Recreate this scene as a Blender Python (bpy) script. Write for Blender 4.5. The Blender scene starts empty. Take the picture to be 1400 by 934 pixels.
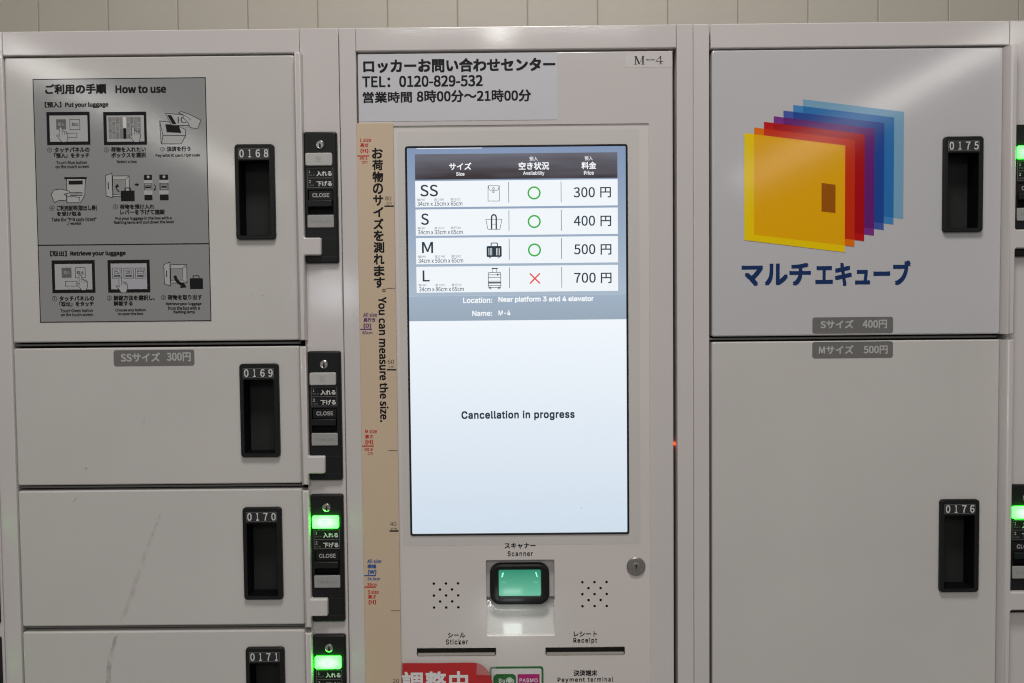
import bpy, bmesh, math, os
from mathutils import Matrix, Vector

# ---------------------------------------------------------------- camera, world, lights, exposure
# facade frame, in centimetres: x to the right, z up (zero of the printed ruler), front of the lockers at y = 0, viewer at y < 0
CM = 0.01
scn = bpy.context.scene
col = scn.collection
cam = bpy.data.objects.new('camera', bpy.data.cameras.new('camera'))
col.objects.link(cam)
scn.camera = cam
cam.data.sensor_width = 36.0
cam.data.lens = 1244.0 / 1400.0 * 36.0
cam.data.clip_start = 0.02
cam.data.clip_end = 60
pitch, yaw, roll = -0.04133279, 0.00437042, -0.00968793
Rz = Matrix(((math.cos(yaw), -math.sin(yaw), 0), (math.sin(yaw), math.cos(yaw), 0), (0, 0, 1)))
Rx = Matrix(((1, 0, 0), (0, math.cos(pitch), -math.sin(pitch)), (0, math.sin(pitch), math.cos(pitch))))
ax = Rz @ Rx
right = ax @ Vector((math.cos(roll), 0, math.sin(roll)))
up = ax @ Vector((-math.sin(roll), 0, math.cos(roll)))
fwd = ax @ Vector((0, 1, 0))
cam.matrix_world = Matrix(((right.x, up.x, -fwd.x, 0.00487936), (right.y, up.y, -fwd.y, -1.11644476),
                           (right.z, up.z, -fwd.z, 0.6794629), (0, 0, 0, 1)))

wd = bpy.data.worlds.new('World')
scn.world = wd
wd.use_nodes = True
wd.node_tree.nodes['Background'].inputs['Color'].default_value = (1.0, 0.98, 0.96, 1)
wd.node_tree.nodes['Background'].inputs['Strength'].default_value = 0.15

def lamp(name, loc, target, sx, sy, power, colour=(1, 0.97, 0.93), shape='RECTANGLE'):
    d = bpy.data.lights.new(name, 'AREA')
    d.shape = shape
    d.size = sx
    if shape in ('RECTANGLE', 'ELLIPSE'):
        d.size_y = sy
    d.energy = power
    d.color = colour
    o = bpy.data.objects.new(name, d)
    col.objects.link(o)
    o.location = loc
    d3 = Vector(target) - Vector(loc)
    if abs(d3.x) + abs(d3.y) > 1e-6:                 # a lamp that faces straight down keeps its own axes
        o.rotation_euler = d3.to_track_quat('-Z', 'Y').to_euler()
    return o

# station ceiling 2.5 m up: two added panels for soft fill light, two long line lamps, two small downlights
lamp('added_fill_light', (0.0, -4.4, 2.5), (0.0, -4.4, 0.5), 1.6, 0.9, 54)
lamp('added_fill_light', (0.0, -1.0, 2.5), (0.0, -1.0, 0.5), 0.6, 0.5, 30)
lamp('ceiling_downlight', (0.1, 0.30, 2.5), (0.1, 0.35, 0), 0.3, 0.3, 6, shape='DISK')  # added lamp that brightens the middle of the wall and the top edges
lamp('ceiling_line_light', (-3.74, -9.35, 2.5), (-3.74, -9.35, 0), 0.22, 8.3, 84).rotation_euler = (0, 0, -0.045)
lamp('ceiling_line_light', (3.45, -9.0, 2.5), (3.45, -9.0, 0), 0.22, 8.0, 62)
lamp('ceiling_downlight', (-0.09, -5.05, 2.5), (-0.09, -4.0, 0), 0.11, 0.11, 1.8, shape='DISK')
lamp('ceiling_downlight', (-0.04, -2.95, 2.5), (-0.04, -1.9, 0), 0.11, 0.11, 3.5, shape='DISK')
lamp('lit_sign_light', (-1.40, -6.0, 0.77), (0, 0, 0.77), 0.36, 0.26, 1.8, (0.86, 0.92, 1.0))

scn.cycles.filter_width = 1.15
scn.view_settings.view_transform = 'Standard'
scn.view_settings.look = 'None'
scn.view_settings.exposure = 0.0
scn.view_settings.gamma = 1.0

# ---------------------------------------------------------------- materials
def mat(name, rgb, rough=0.5, metal=0.0, bump=0.0, bscale=420.0, vary=0.0, vscale=8.0, spec=0.5, emit=None, estr=1.0, alpha=None, coat=0.0):
    m = bpy.data.materials.new(name)
    m.use_nodes = True
    nt = m.node_tree
    p = nt.nodes['Principled BSDF']
    p.inputs['Base Color'].default_value = (*rgb, 1)
    p.inputs['Roughness'].default_value = rough
    p.inputs['Metallic'].default_value = metal
    p.inputs['Specular IOR Level'].default_value = spec
    p.inputs['Coat Weight'].default_value = coat
    p.inputs['Coat Roughness'].default_value = 0.12
    tc = nt.nodes.new('ShaderNodeTexCoord')
    if vary:
        n = nt.nodes.new('ShaderNodeTexNoise')
        n.inputs['Scale'].default_value = vscale
        n.inputs['Detail'].default_value = 6
        nt.links.new(tc.outputs['Object'], n.inputs['Vector'])
        r = nt.nodes.new('ShaderNodeMapRange')
        r.inputs['From Min'].default_value = 0.3
        r.inputs['From Max'].default_value = 0.7
        r.inputs['To Min'].default_value = 1 - vary
        r.inputs['To Max'].default_value = 1 + vary
        nt.links.new(n.outputs['Fac'], r.inputs['Value'])
        x = nt.nodes.new('ShaderNodeVectorMath')
        x.operation = 'SCALE'
        x.inputs[0].default_value = rgb
        nt.links.new(r.outputs[0], x.inputs['Scale'])
        nt.links.new(x.outputs[0], p.inputs['Base Color'])
        r2 = nt.nodes.new('ShaderNodeMapRange')
        r2.inputs['To Min'].default_value = rough * 0.9
        r2.inputs['To Max'].default_value = min(1, rough * 1.15)
        nt.links.new(n.outputs['Fac'], r2.inputs['Value'])
        nt.links.new(r2.outputs[0], p.inputs['Roughness'])
    if bump:
        n = nt.nodes.new('ShaderNodeTexNoise')
        n.inputs['Scale'].default_value = bscale
        n.inputs['Detail'].default_value = 2
        nt.links.new(tc.outputs['Object'], n.inputs['Vector'])
        b = nt.nodes.new('ShaderNodeBump')
        b.inputs['Strength'].default_value = 1.0
        b.inputs['Distance'].default_value = bump
        nt.links.new(n.outputs['Fac'], b.inputs['Height'])
        nt.links.new(b.outputs[0], p.inputs['Normal'])
        if coat:
            nt.links.new(b.outputs[0], p.inputs['Coat Normal'])
    if emit:
        p.inputs['Emission Color'].default_value = (*emit, 1)
        p.inputs['Emission Strength'].default_value = estr
    if alpha is not None:
        p.inputs['Alpha'].default_value = alpha
    return m

def lens_glow():
    """Lit green lens: the lamp behind it makes its middle hotter than its rim."""
    m = mat('green_lit_lens', (0.1, 0.3, 0.12), 0.4, emit=(0.05, 1, 0.05), estr=18)
    nt = m.node_tree
    p = nt.nodes['Principled BSDF']
    tc = nt.nodes.new('ShaderNodeTexCoord')
    v = nt.nodes.new('ShaderNodeVectorMath'); v.operation = 'SUBTRACT'; v.inputs[1].default_value = (0.0162, 0, -0.0078)
    w = nt.nodes.new('ShaderNodeVectorMath'); w.operation = 'MULTIPLY'; w.inputs[1].default_value = (58, 0, 105)
    l = nt.nodes.new('ShaderNodeVectorMath'); l.operation = 'LENGTH'
    nt.links.new(tc.outputs['Object'], v.inputs[0]); nt.links.new(v.outputs[0], w.inputs[0]); nt.links.new(w.outputs[0], l.inputs[0])
    r = nt.nodes.new('ShaderNodeMapRange'); r.interpolation_type = 'SMOOTHSTEP'
    r.inputs['From Min'].default_value = 0.25; r.inputs['From Max'].default_value = 1.05
    nt.links.new(l.outputs['Value'], r.inputs['Value'])
    mx = nt.nodes.new('ShaderNodeMix'); mx.data_type = 'RGBA'
    mx.inputs['A'].default_value = (0.045, 1.0, 0.048, 1)
    mx.inputs['B'].default_value = (0.02, 0.8, 0.022, 1)
    nt.links.new(r.outputs[0], mx.inputs['Factor'])
    nt.links.new(mx.outputs['Result'], p.inputs['Emission Color'])
    return m

def lin(r, g, b):
    return tuple((c / 255 / 12.92) if c / 255 <= 0.04045 else ((c / 255 + 0.055) / 1.055) ** 2.4 for c in (r, g, b))

PAINT = mat('white_enamel', (0.61, 0.572, 0.562), 0.07, bump=0.000034, bscale=480, vary=0.025, vscale=5)
PAINT_DOOR = mat('white_enamel_door', (0.575, 0.555, 0.532), 0.07, bump=0.000034, bscale=480, vary=0.03, vscale=6)
WRAP = mat('white_vinyl_wrap', (0.545, 0.537, 0.555), 0.07, bump=0.000034, bscale=420, vary=0.02, vscale=5)
FASCIA = mat('white_plastic', (0.655, 0.61, 0.588), 0.42, bump=0.00003, bscale=700, vary=0.02)
SHELF = mat('glossy_white_plastic', (0.58, 0.56, 0.545), 0.10, bump=0.000034, bscale=420)
FILM = mat('grey_film', (0.605, 0.573, 0.553), 0.42, vary=0.015)
INNER = mat('grey_steel', (0.16, 0.16, 0.15), 0.5)
SHADE = mat('interior_shade', (0.012, 0.012, 0.012), 0.8)  # near-black colour stands in for shade inside cabinets, holes and slots
BLACK = mat('black_plastic', (0.010, 0.010, 0.0105), 0.36, spec=0.28, bump=0.00003, bscale=1500)
BLACK2 = mat('black_plastic_shaded', (0.0035, 0.0035, 0.004), 0.55, spec=0.12, bump=0.00003, bscale=1500)  # darker copy of the black plastic, recess shade put into its colour
PLATE = mat('dark_number_strip', (0.022, 0.022, 0.024), 0.35)
WHITE_INK = mat('white_print', (0.62, 0.62, 0.60), 0.5)
GREY_INK = mat('grey_print', (0.20, 0.20, 0.20), 0.5)
LENS = mat('unlit_lamp_lens', (0.46, 0.45, 0.44), 0.35)
LENS2 = mat('grey_lamp_lens', (0.33, 0.325, 0.315), 0.35)
LENS_INK = mat('lens_print', (0.30, 0.30, 0.29), 0.5)
LENS2_INK = mat('lens_print_dark', (0.22, 0.22, 0.21), 0.5)
GREEN = lens_glow()
GREEN_INK = mat('green_lit_print', (0.1, 0.3, 0.12), 0.4, emit=(0.032, 0.9, 0.035), estr=17)
SLOT = mat('dark_nickel', (0.16, 0.145, 0.13), 0.45, metal=0.6)
CHROME = mat('nickel', (0.55, 0.53, 0.50), 0.25, metal=1.0)
STEEL = mat('brushed_nickel', (0.33, 0.31, 0.29), 0.42, metal=0.9)
INK = mat('black_print', (0.008, 0.008, 0.009), 0.45, spec=0.2)
SIGN = mat('grey_sign_film', (0.285, 0.285, 0.285), 0.08, bump=0.000034, bscale=480)
SIGN_LIGHT = mat('sign_light_print', (0.42, 0.42, 0.42), 0.32, bump=0.000034, bscale=480)
SIGN_BLUE = mat('sign_pale_print', (0.40, 0.40, 0.43), 0.32)
SIGN_MID = mat('sign_grey_print', (0.12, 0.12, 0.12), 0.4)
PAPER = mat('white_notice_paper', (0.56, 0.56, 0.60), 0.38, vary=0.015, vscale=12)
TAPE = mat('label_tape', (0.605, 0.57, 0.558), 0.16)
TAN = mat('beige_strip', (0.60, 0.47, 0.335), 0.5, vary=0.02)
RED_INK = mat('red_print', lin(190, 45, 40), 0.5)
PURPLE_INK = mat('purple_print', lin(95, 60, 115), 0.5)
BLUE_INK = mat('blue_print', lin(45, 80, 150), 0.5)
LABEL = mat('grey_label', (0.155, 0.15, 0.145), 0.4)
LABEL_INK = mat('label_print', (0.46, 0.46, 0.45), 0.45)
REDP = mat('red_paper', (0.50, 0.018, 0.022), 0.42, vary=0.04, vscale=20)
SHEET = mat('white_paper', (0.66, 0.64, 0.63), 0.45)
CARDG = mat('green_card_print', (0.02, 0.14, 0.03), 0.4)
CARDM = mat('magenta_card_print', (0.42, 0.015, 0.16), 0.4)
CARDW = mat('card_white_print', (0.75, 0.75, 0.75), 0.4)
NAVY = mat('navy_vinyl', (0.010, 0.034, 0.13), 0.12, spec=0.3, bump=0.00002)
LED = mat('orange_led', (0.3, 0.05, 0.02), 0.4, emit=(1.0, 0.09, 0.015), estr=1.6)
WALLM = mat('beige_wall_panel', (0.54, 0.50, 0.43), 0.45, vary=0.035, vscale=3)
GROUT = mat('wall_joint', (0.38, 0.345, 0.29), 0.8)
FLOORM = mat('grey_floor_tile', (0.30, 0.29, 0.28), 0.4, vary=0.08)
CLEAR = mat('clear_tape', (0.75, 0.72, 0.70), 0.2, alpha=0.22)

def screen_mat(name, top, bottom, z0, z1, bands=0.0):
    """A backlit display: emission that runs from the colour at z0 (bottom) to the one at z1 (top)."""
    m = bpy.data.materials.new(name)
    m.use_nodes = True
    nt = m.node_tree
    p = nt.nodes['Principled BSDF']
    p.inputs['Base Color'].default_value = (0.005, 0.005, 0.006, 1)
    p.inputs['Roughness'].default_value = 0.22
    tc = nt.nodes.new('ShaderNodeTexCoord')
    sx = nt.nodes.new('ShaderNodeSeparateXYZ')
    nt.links.new(tc.outputs['Object'], sx.inputs[0])
    r = nt.nodes.new('ShaderNodeMapRange')
    r.inputs['From Min'].default_value = z0 * CM
    r.inputs['From Max'].default_value = z1 * CM
    nt.links.new(sx.outputs['Z'], r.inputs['Value'])
    mx = nt.nodes.new('ShaderNodeMix')
    mx.data_type = 'RGBA'
    mx.inputs['A'].default_value = (*bottom, 1)
    mx.inputs['B'].default_value = (*top, 1)
    if bands:
        n = nt.nodes.new('ShaderNodeTexNoise')
        n.inputs['Scale'].default_value = 1.0
        n.inputs['Detail'].default_value = 3
        v = nt.nodes.new('ShaderNodeVectorMath')
        v.operation = 'MULTIPLY'
        v.inputs[1].default_value = (9, 1, 75)
        nt.links.new(tc.outputs['Object'], v.inputs[0])
        nt.links.new(v.outputs[0], n.inputs['Vector'])
        a = nt.nodes.new('ShaderNodeMath')
        a.operation = 'MULTIPLY_ADD'
        a.inputs[1].default_value = bands
        nt.links.new(n.outputs['Fac'], a.inputs[0])
        s = nt.nodes.new('ShaderNodeMath')
        s.operation = 'SUBTRACT'
        s.inputs[1].default_value = bands * 0.5
        nt.links.new(r.outputs[0], s.inputs[0])
        nt.links.new(s.outputs[0], a.inputs[2])
        nt.links.new(a.outputs[0], mx.inputs['Factor'])
    else:
        nt.links.new(r.outputs[0], mx.inputs['Factor'])
    nt.links.new(mx.outputs['Result'], p.inputs['Emission Color'])
    p.inputs['Emission Strength'].default_value = 1.0
    return m

# ---------------------------------------------------------------- mesh helpers (centimetres)
ORG = {}
_tc = {}

def rr(x0, x1, z0, z1, r=0.0, n=4):
    """Rounded rectangle, 4*(n+1) points."""
    if x0 > x1: x0, x1 = x1, x0
    if z0 > z1: z0, z1 = z1, z0
    r = max(min(r, (x1 - x0) / 2, (z1 - z0) / 2), 1e-4)
    out = []
    for cx, cz, a0 in ((x1 - r, z1 - r, 0), (x0 + r, z1 - r, 90), (x0 + r, z0 + r, 180), (x1 - r, z0 + r, 270)):
        for i in range(n + 1):
            a = math.radians(a0 + 90 * i / n)
            out.append((cx + r * math.cos(a), cz + r * math.sin(a)))
    return out

def circ(cx, cz, r, n=24):
    return [(cx + r * math.cos(2 * math.pi * i / n), cz + r * math.sin(2 * math.pi * i / n)) for i in range(n)]

def load_font(fname):
    """One of the fonts that ship inside Blender; its default face if that is missing."""
    try:
        return bpy.data.fonts.load(os.path.join(bpy.utils.system_resource('DATAFILES'), 'fonts', fname))
    except Exception:
        return None

GOTHIC = load_font('Noto Sans CJK Regular.woff2')
GROTESK = load_font('Inter.woff2')

def glyphs(body, spacing, font):
    k = (body, spacing, font)
    if k not in _tc:
        c = bpy.data.curves.new('t', 'FONT')
        if font:
            c.font = font
        c.body = body
        c.resolution_u = 4
        c.space_character = spacing
        o = bpy.data.objects.new('t', c)
        col.objects.link(o)
        dg = bpy.context.evaluated_depsgraph_get()
        me = bpy.data.meshes.new_from_object(o.evaluated_get(dg))
        vs = [(v.co.x, v.co.y) for v in me.vertices]
        fs = [tuple(p.vertices) for p in me.polygons]
        bpy.data.objects.remove(o)
        bpy.data.curves.remove(c)
        bpy.data.meshes.remove(me)
        x0 = min(v[0] for v in vs); x1 = max(v[0] for v in vs)
        y0 = min(v[1] for v in vs); y1 = max(v[1] for v in vs)
        _tc[k] = (vs, fs, (x0, x1, y0, y1))
    return _tc[k]

class B:
    def __init__(self):
        self.bm = bmesh.new()
        self.mats = []

    def mi(self, m):
        if m not in self.mats:
            self.mats.append(m)
        return self.mats.index(m)

    def loft(self, loops, m, cap0=False, cap1=True):
        """loops: [(points, y), ...] with equal point counts, joined by quads."""
        k = self.mi(m)
        rows = [[self.bm.verts.new((x, y, z)) for x, z in pts] for pts, y in loops]
        n = len(rows[0])
        for a, b in zip(rows, rows[1:]):
            for i in range(n):
                f = self.bm.faces.new((a[i], a[(i + 1) % n], b[(i + 1) % n], b[i]))
                f.material_index = k
        if cap0:
            self.bm.faces.new(rows[0]).material_index = k
        if cap1:
            self.bm.faces.new(rows[-1]).material_index = k

    def slab(self, x0, x1, z0, z1, yf, yb, m, bev=0.1, r=0.0, n=2, cap=True, back=False):
        """Slab whose front (-y) edges are rounded."""
        lo = [(rr(x0, x1, z0, z1, r, n), yb), (rr(x0, x1, z0, z1, r, n), yf + bev)]
        for t in (30, 60, 90):
            i = bev * (1 - math.cos(math.radians(t)))
            lo.append((rr(x0 + i, x1 - i, z0 + i, z1 - i, max(r - i, 0.0), n), yf + bev * (1 - math.sin(math.radians(t)))))
        self.loft(lo, m, cap0=back, cap1=cap)

    def fill(self, outer, y, m, holes=()):
        """Flat polygon with holes in the plane y."""
        k = self.mi(m)
        es = []
        for pts in (outer, *holes):
            v = [self.bm.verts.new((x, y, z)) for x, z in pts]
            es += [self.bm.edges.new((v[i], v[(i + 1) % len(v)])) for i in range(len(v))]
        r = bmesh.ops.triangle_fill(self.bm, edges=es, use_beauty=True, use_dissolve=False, normal=(0, -1, 0))
        for g in r['geom']:
            if isinstance(g, bmesh.types.BMFace):
                g.material_index = k

    def rect(self, p0, p1, y, m, r=0.0):
        self.fill(rr(p0[0], p1[0], p0[1], p1[1], r, 3 if r else 1), y, m) if r else self.quad(((p0[0], p0[1]), (p1[0], p0[1]), (p1[0], p1[1]), (p0[0], p1[1])), y, m)

    def quad(self, pts, y, m):
        self.bm.faces.new([self.bm.verts.new((x, y, z)) for x, z in pts]).material_index = self.mi(m)

    def stroke(self, pts, w, y, m, closed=False):
        """Polyline of width w with mitred joints."""
        n = len(pts)
        k = self.mi(m)
        L, R = [], []
        for i in range(n):
            a = pts[(i - 1) % n] if (closed or i > 0) else None
            c = pts[(i + 1) % n] if (closed or i < n - 1) else None
            p = pts[i]
            ns = []
            for s, e in ((a, p), (p, c)):
                if s is None or e is None: continue
                d = Vector((e[0] - s[0], e[1] - s[1]))
                if d.length < 1e-6: continue
                d.normalize()
                ns.append(Vector((-d.y, d.x)))
            nn = sum(ns, Vector((0, 0)))
            nn.normalize()
            sc = w / 2 / max(0.5, nn.dot(ns[0]))
            L.append(self.bm.verts.new((p[0] + nn.x * sc, y, p[1] + nn.y * sc)))
            R.append(self.bm.verts.new((p[0] - nn.x * sc, y, p[1] - nn.y * sc)))
        for i in range(n if closed else n - 1):
            j = (i + 1) % n
            self.bm.faces.new((L[i], L[j], R[j], R[i])).material_index = k

    def outline(self, p0, p1, w, y, m, r=0.0):
        self.stroke(rr(p0[0], p1[0], p0[1], p1[1], r, 3), w, y, m, closed=True) if r else \
            self.stroke([(p0[0], p0[1]), (p1[0], p0[1]), (p1[0], p1[1]), (p0[0], p1[1])], w, y, m, closed=True)

    def text(self, body, p0, p1, y, m, bold=0.0, spacing=1.0, turn=False, font=0):
        """Printed text whose ink fills the box p0 (upper left) to p1 (lower right); turn = read downwards.
        bold thickens the strokes by that share of the type size."""
        vs, fs, (x0, x1, y0, y1) = glyphs(body, spacing, (GOTHIC if any(ord(q) < 128 for q in body) else None) if font == 0 else font)
        k = self.mi(m)
        (xa, za), (xb, zb) = p0, p1
        offs = [(0, 0)]
        if bold > 0.002:
            r = bold * 1.25 * (y1 - y0)
            offs = [(r, r), (-r, r), (-r, -r), (r, -r)] + ([(0, 0)] if bold > 0.03 else [])
            x0 -= r; x1 += r; y0 -= r; y1 += r
        for n, (ox, oy) in enumerate(offs):
            yy = y - 0.0015 * n
            uv = [((px + ox - x0) / (x1 - x0), (py + oy - y0) / (y1 - y0)) for px, py in vs]
            if turn:
                bv = [self.bm.verts.new((xa + v * (xb - xa), yy, za + u * (zb - za))) for u, v in uv]
            else:
                bv = [self.bm.verts.new((xa + u * (xb - xa), yy, zb + v * (za - zb))) for u, v in uv]
            for f in fs:
                try:
                    self.bm.faces.new([bv[i] for i in f]).material_index = k
                except ValueError:
                    pass

    def build(self, name, parent=None, org=None, angle=35):
        porg = ORG[parent.name] if parent else (0, 0, 0)
        org = org or porg
        me = bpy.data.meshes.new(name)
        for v in self.bm.verts:
            v.co = ((v.co.x - org[0]) * CM, (v.co.y - org[1]) * CM, (v.co.z - org[2]) * CM)
        bmesh.ops.recalc_face_normals(self.bm, faces=self.bm.faces)
        self.bm.normal_update()
        lim = math.cos(math.radians(angle))
        flat = lambda f: abs(f.normal.y) > 0.9999
        for e in self.bm.edges:                        # flat faces stay flat, only rounded edges shade smoothly
            fs = e.link_faces
            e.smooth = len(fs) == 2 and fs[0].normal.dot(fs[1].normal) > lim and not (flat(fs[0]) or flat(fs[1]))
        for f in self.bm.faces:
            f.smooth = not flat(f)
        self.bm.to_mesh(me)
        self.bm.free()
        for m in self.mats:
            me.materials.append(m)
        o = bpy.data.objects.new(name, me)
        col.objects.link(o)
        ORG[o.name] = org
        o.parent = parent
        o.location = ((org[0] - porg[0]) * CM, (org[1] - porg[1]) * CM, (org[2] - porg[2]) * CM)
        return o

def tag(o, label, cat=None, group=None, kind=None):
    o['label'] = label
    if cat: o['category'] = cat
    if group: o['group'] = group
    if kind: o['kind'] = kind
    return o

def thing(name, org, label, cat, group=None):
    o = bpy.data.objects.new(name, None)
    o.empty_display_size = 0.05
    col.objects.link(o)
    o.location = tuple(c * CM for c in org)
    ORG[o.name] = org
    return tag(o, label, cat, group)

def clone(o, parent, org):
    c = o.copy()
    col.objects.link(c)
    ORG[c.name] = org
    p = ORG[parent.name]
    c.parent = parent
    c.location = tuple((a - b) * CM for a, b in zip(org, p))
    return c

FLOOR = -82.0
TOP = 101.55

# ---------------------------------------------------------------- setting: floor and the panelled wall behind
b = B()
b.bm.faces.new([b.bm.verts.new(v) for v in ((-600, -1600, FLOOR), (600, -1600, FLOOR), (600, 83, FLOOR), (-600, 83, FLOOR))])
b.mi(FLOORM)
tag(b.build('floor', org=(0, 0, FLOOR)), 'grey station floor under the lockers', kind='structure')

b = B()
PW = 14.78
for i in range(-16, 17):
    x = -99.88 + (i + 7) * PW
    b.slab(x + 0.10, x + PW - 0.10, FLOOR, 220, 83.0, 85, WALLM, bev=0.12)
b.quad(((-400, FLOOR), (400, FLOOR), (400, 220), (-400, 220)), 83.2, GROUT)
tag(b.build('panelled_wall', org=(0, 83, FLOOR)), 'beige wall of narrow upright panels behind the white lockers', 'wall')

# ---------------------------------------------------------------- locker hardware, built once and copied
def handle_mesh(parent, org):
    """Black pull recess, origin at its upper left corner on the door face."""
    ox, oz = org[0], org[2]
    w, h = 4.82, 11.55
    b = B()
    o1 = lambda i, r: rr(ox + i, ox + w - i, oz - h + i, oz - i, r, 4)
    b.loft([(o1(0, 0.42), 0.05), (o1(0, 0.42), -0.36), (o1(0.04, 0.4), -0.44), (o1(0.12, 0.36), -0.48)], BLACK, cap1=False)
    hole = rr(ox + 0.48, ox + 4.22, oz - 11.1, oz - 1.95, 0.12, 4)
    b.fill(o1(0.12, 0.36), -0.48, BLACK, [hole])
    b.loft([(hole, -0.48), (rr(ox + 0.53, ox + 4.17, oz - 11.05, oz - 2.0, 0.1, 4), -0.42), (rr(ox + 0.53, ox + 4.17, oz - 11.05, oz - 2.0, 0.1, 4), 3.6)], BLACK2, cap1=False)
    b.rect((ox + 0.5, oz - 2.0), (ox + 4.2, oz - 11.1), 3.6, BLACK2)
    return b.build('handle', parent, org)

def number_plate(parent, org, digits):
    ox, oz = org[0], org[2]
    b = B()
    b.slab(ox + 0.47, ox + 4.25, oz - 1.74, oz - 0.55, -0.50, -0.46, PLATE, bev=0.015)
    b.stroke(rr(ox + 0.50, ox + 4.22, oz - 1.71, oz - 0.58, 0.02, 1), 0.035, -0.505, GREY_INK, closed=True)
    for i, ch in enumerate(digits):
        cx = ox + 0.90 + i * 0.99
        wd = 0.54 if ch != '1' else 0.34
        b.text(ch, (cx - wd / 2, oz - 0.66), (cx + wd / 2, oz - 1.62), -0.506, WHITE_INK, bold=0.018)
    return b.build('number_plate', parent, org)

def door(parent, x0, x1, z0, z1, hx, hz, m, label, tab=None, digits=None, first=[None]):
    """Locker door: pressed steel sheet with rounded edges, a pull recess and a raised latch strip on its right."""
    b = B()
    lo = [(rr(x0, x1, z0, z1, 0.22, 4), 1.7), (rr(x0, x1, z0, z1, 0.22, 4), 0.16)]
    for t in (30, 60, 90):
        i = 0.16 * (1 - math.cos(math.radians(t)))
        lo.append((rr(x0 + i, x1 - i, z0 + i, z1 - i, 0.22, 4), 0.16 * (1 - math.sin(math.radians(t)))))
    b.loft(lo, m, cap1=False)
    hole = rr(hx + 0.2, hx + 4.6, hz - 11.35, hz - 0.2, 0.3, 4)
    b.fill(lo[-1][0], 0.0, m, [hole])
    d = b.build('door', parent, (x0, 0, z0))
    tag(d, label)
    # latch strip with the tab that reaches over the lock
    b = B()
    lx0, lx1, yf = x1 + 0.03, x1 + 1.08, -1.25
    pts = [(lx0, z1), (lx0, z0), (lx1, z0)]
    if tab:
        zt0, zt1 = tab
        tx = lx1 + 2.05
        q = 0.22
        arc = lambda cx, cz, r, a0, a1: [(cx + r * math.cos(math.radians(a0 + (a1 - a0) * i / 4)), cz + r * math.sin(math.radians(a0 + (a1 - a0) * i / 4))) for i in range(5)]
        pts += arc(lx1 + q, zt0 - q, q, 180, 90) + arc(tx - q, zt0 + q, q, 270, 360) + arc(tx - q, zt1 - q, q, 0, 90) + arc(lx1 + q, zt1 + q, q, 270, 180)
    pts += [(lx1, z1)]
    cx = (lx0 + lx1) / 2
    # rounded section: back outline, then slightly inset front
    n = len(pts)
    def inset(i):
        out = []
        for j in range(n):
            a, p, c = Vector(pts[j - 1]), Vector(pts[j]), Vector(pts[(j + 1) % n])
            d1 = (p - a).normalized(); d2 = (c - p).normalized()
            n1 = Vector((-d1.y, d1.x)); n2 = Vector((-d2.y, d2.x))
            nn = (n1 + n2).normalized()
            out.append(tuple(p + nn * (i / max(0.5, nn.dot(n1)))))
        return out
    k = b.mi(PAINT)
    rows = []
    for i, y, lean in ((0, 0.9, 0), (0, 0.05, 0), (0, yf + 0.25, 0.22), (0.03, yf + 0.10, 0.27), (0.09, yf + 0.03, 0.31), (0.16, yf, 0.36)):
        ip = inset(i)
        ip = [(x + (lean if j < 2 else 0), z) for j, (x, z) in enumerate(ip)]     # the side next to the door slopes
        rows.append([b.bm.verts.new((x, y, z)) for x, z in ip])
    for r0, r1 in zip(rows, rows[1:]):
        for i in range(n):
            b.bm.faces.new((r0[i], r0[(i + 1) % n], r1[(i + 1) % n], r1[i])).material_index = k
    es = [b.bm.edges.get((rows[-1][i], rows[-1][(i + 1) % n])) for i in range(n)]
    r = bmesh.ops.triangle_fill(b.bm, edges=es, use_beauty=True, normal=(0, -1, 0))
    b.build('latch_strip', d, (lx0, yf, z0))
    o = (hx, 0, hz)
    if first[0] is None:
        first[0] = handle_mesh(d, o)
    else:
        clone(first[0], d, o)
    if digits:
        number_plate(d, o, digits)
    return d

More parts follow.
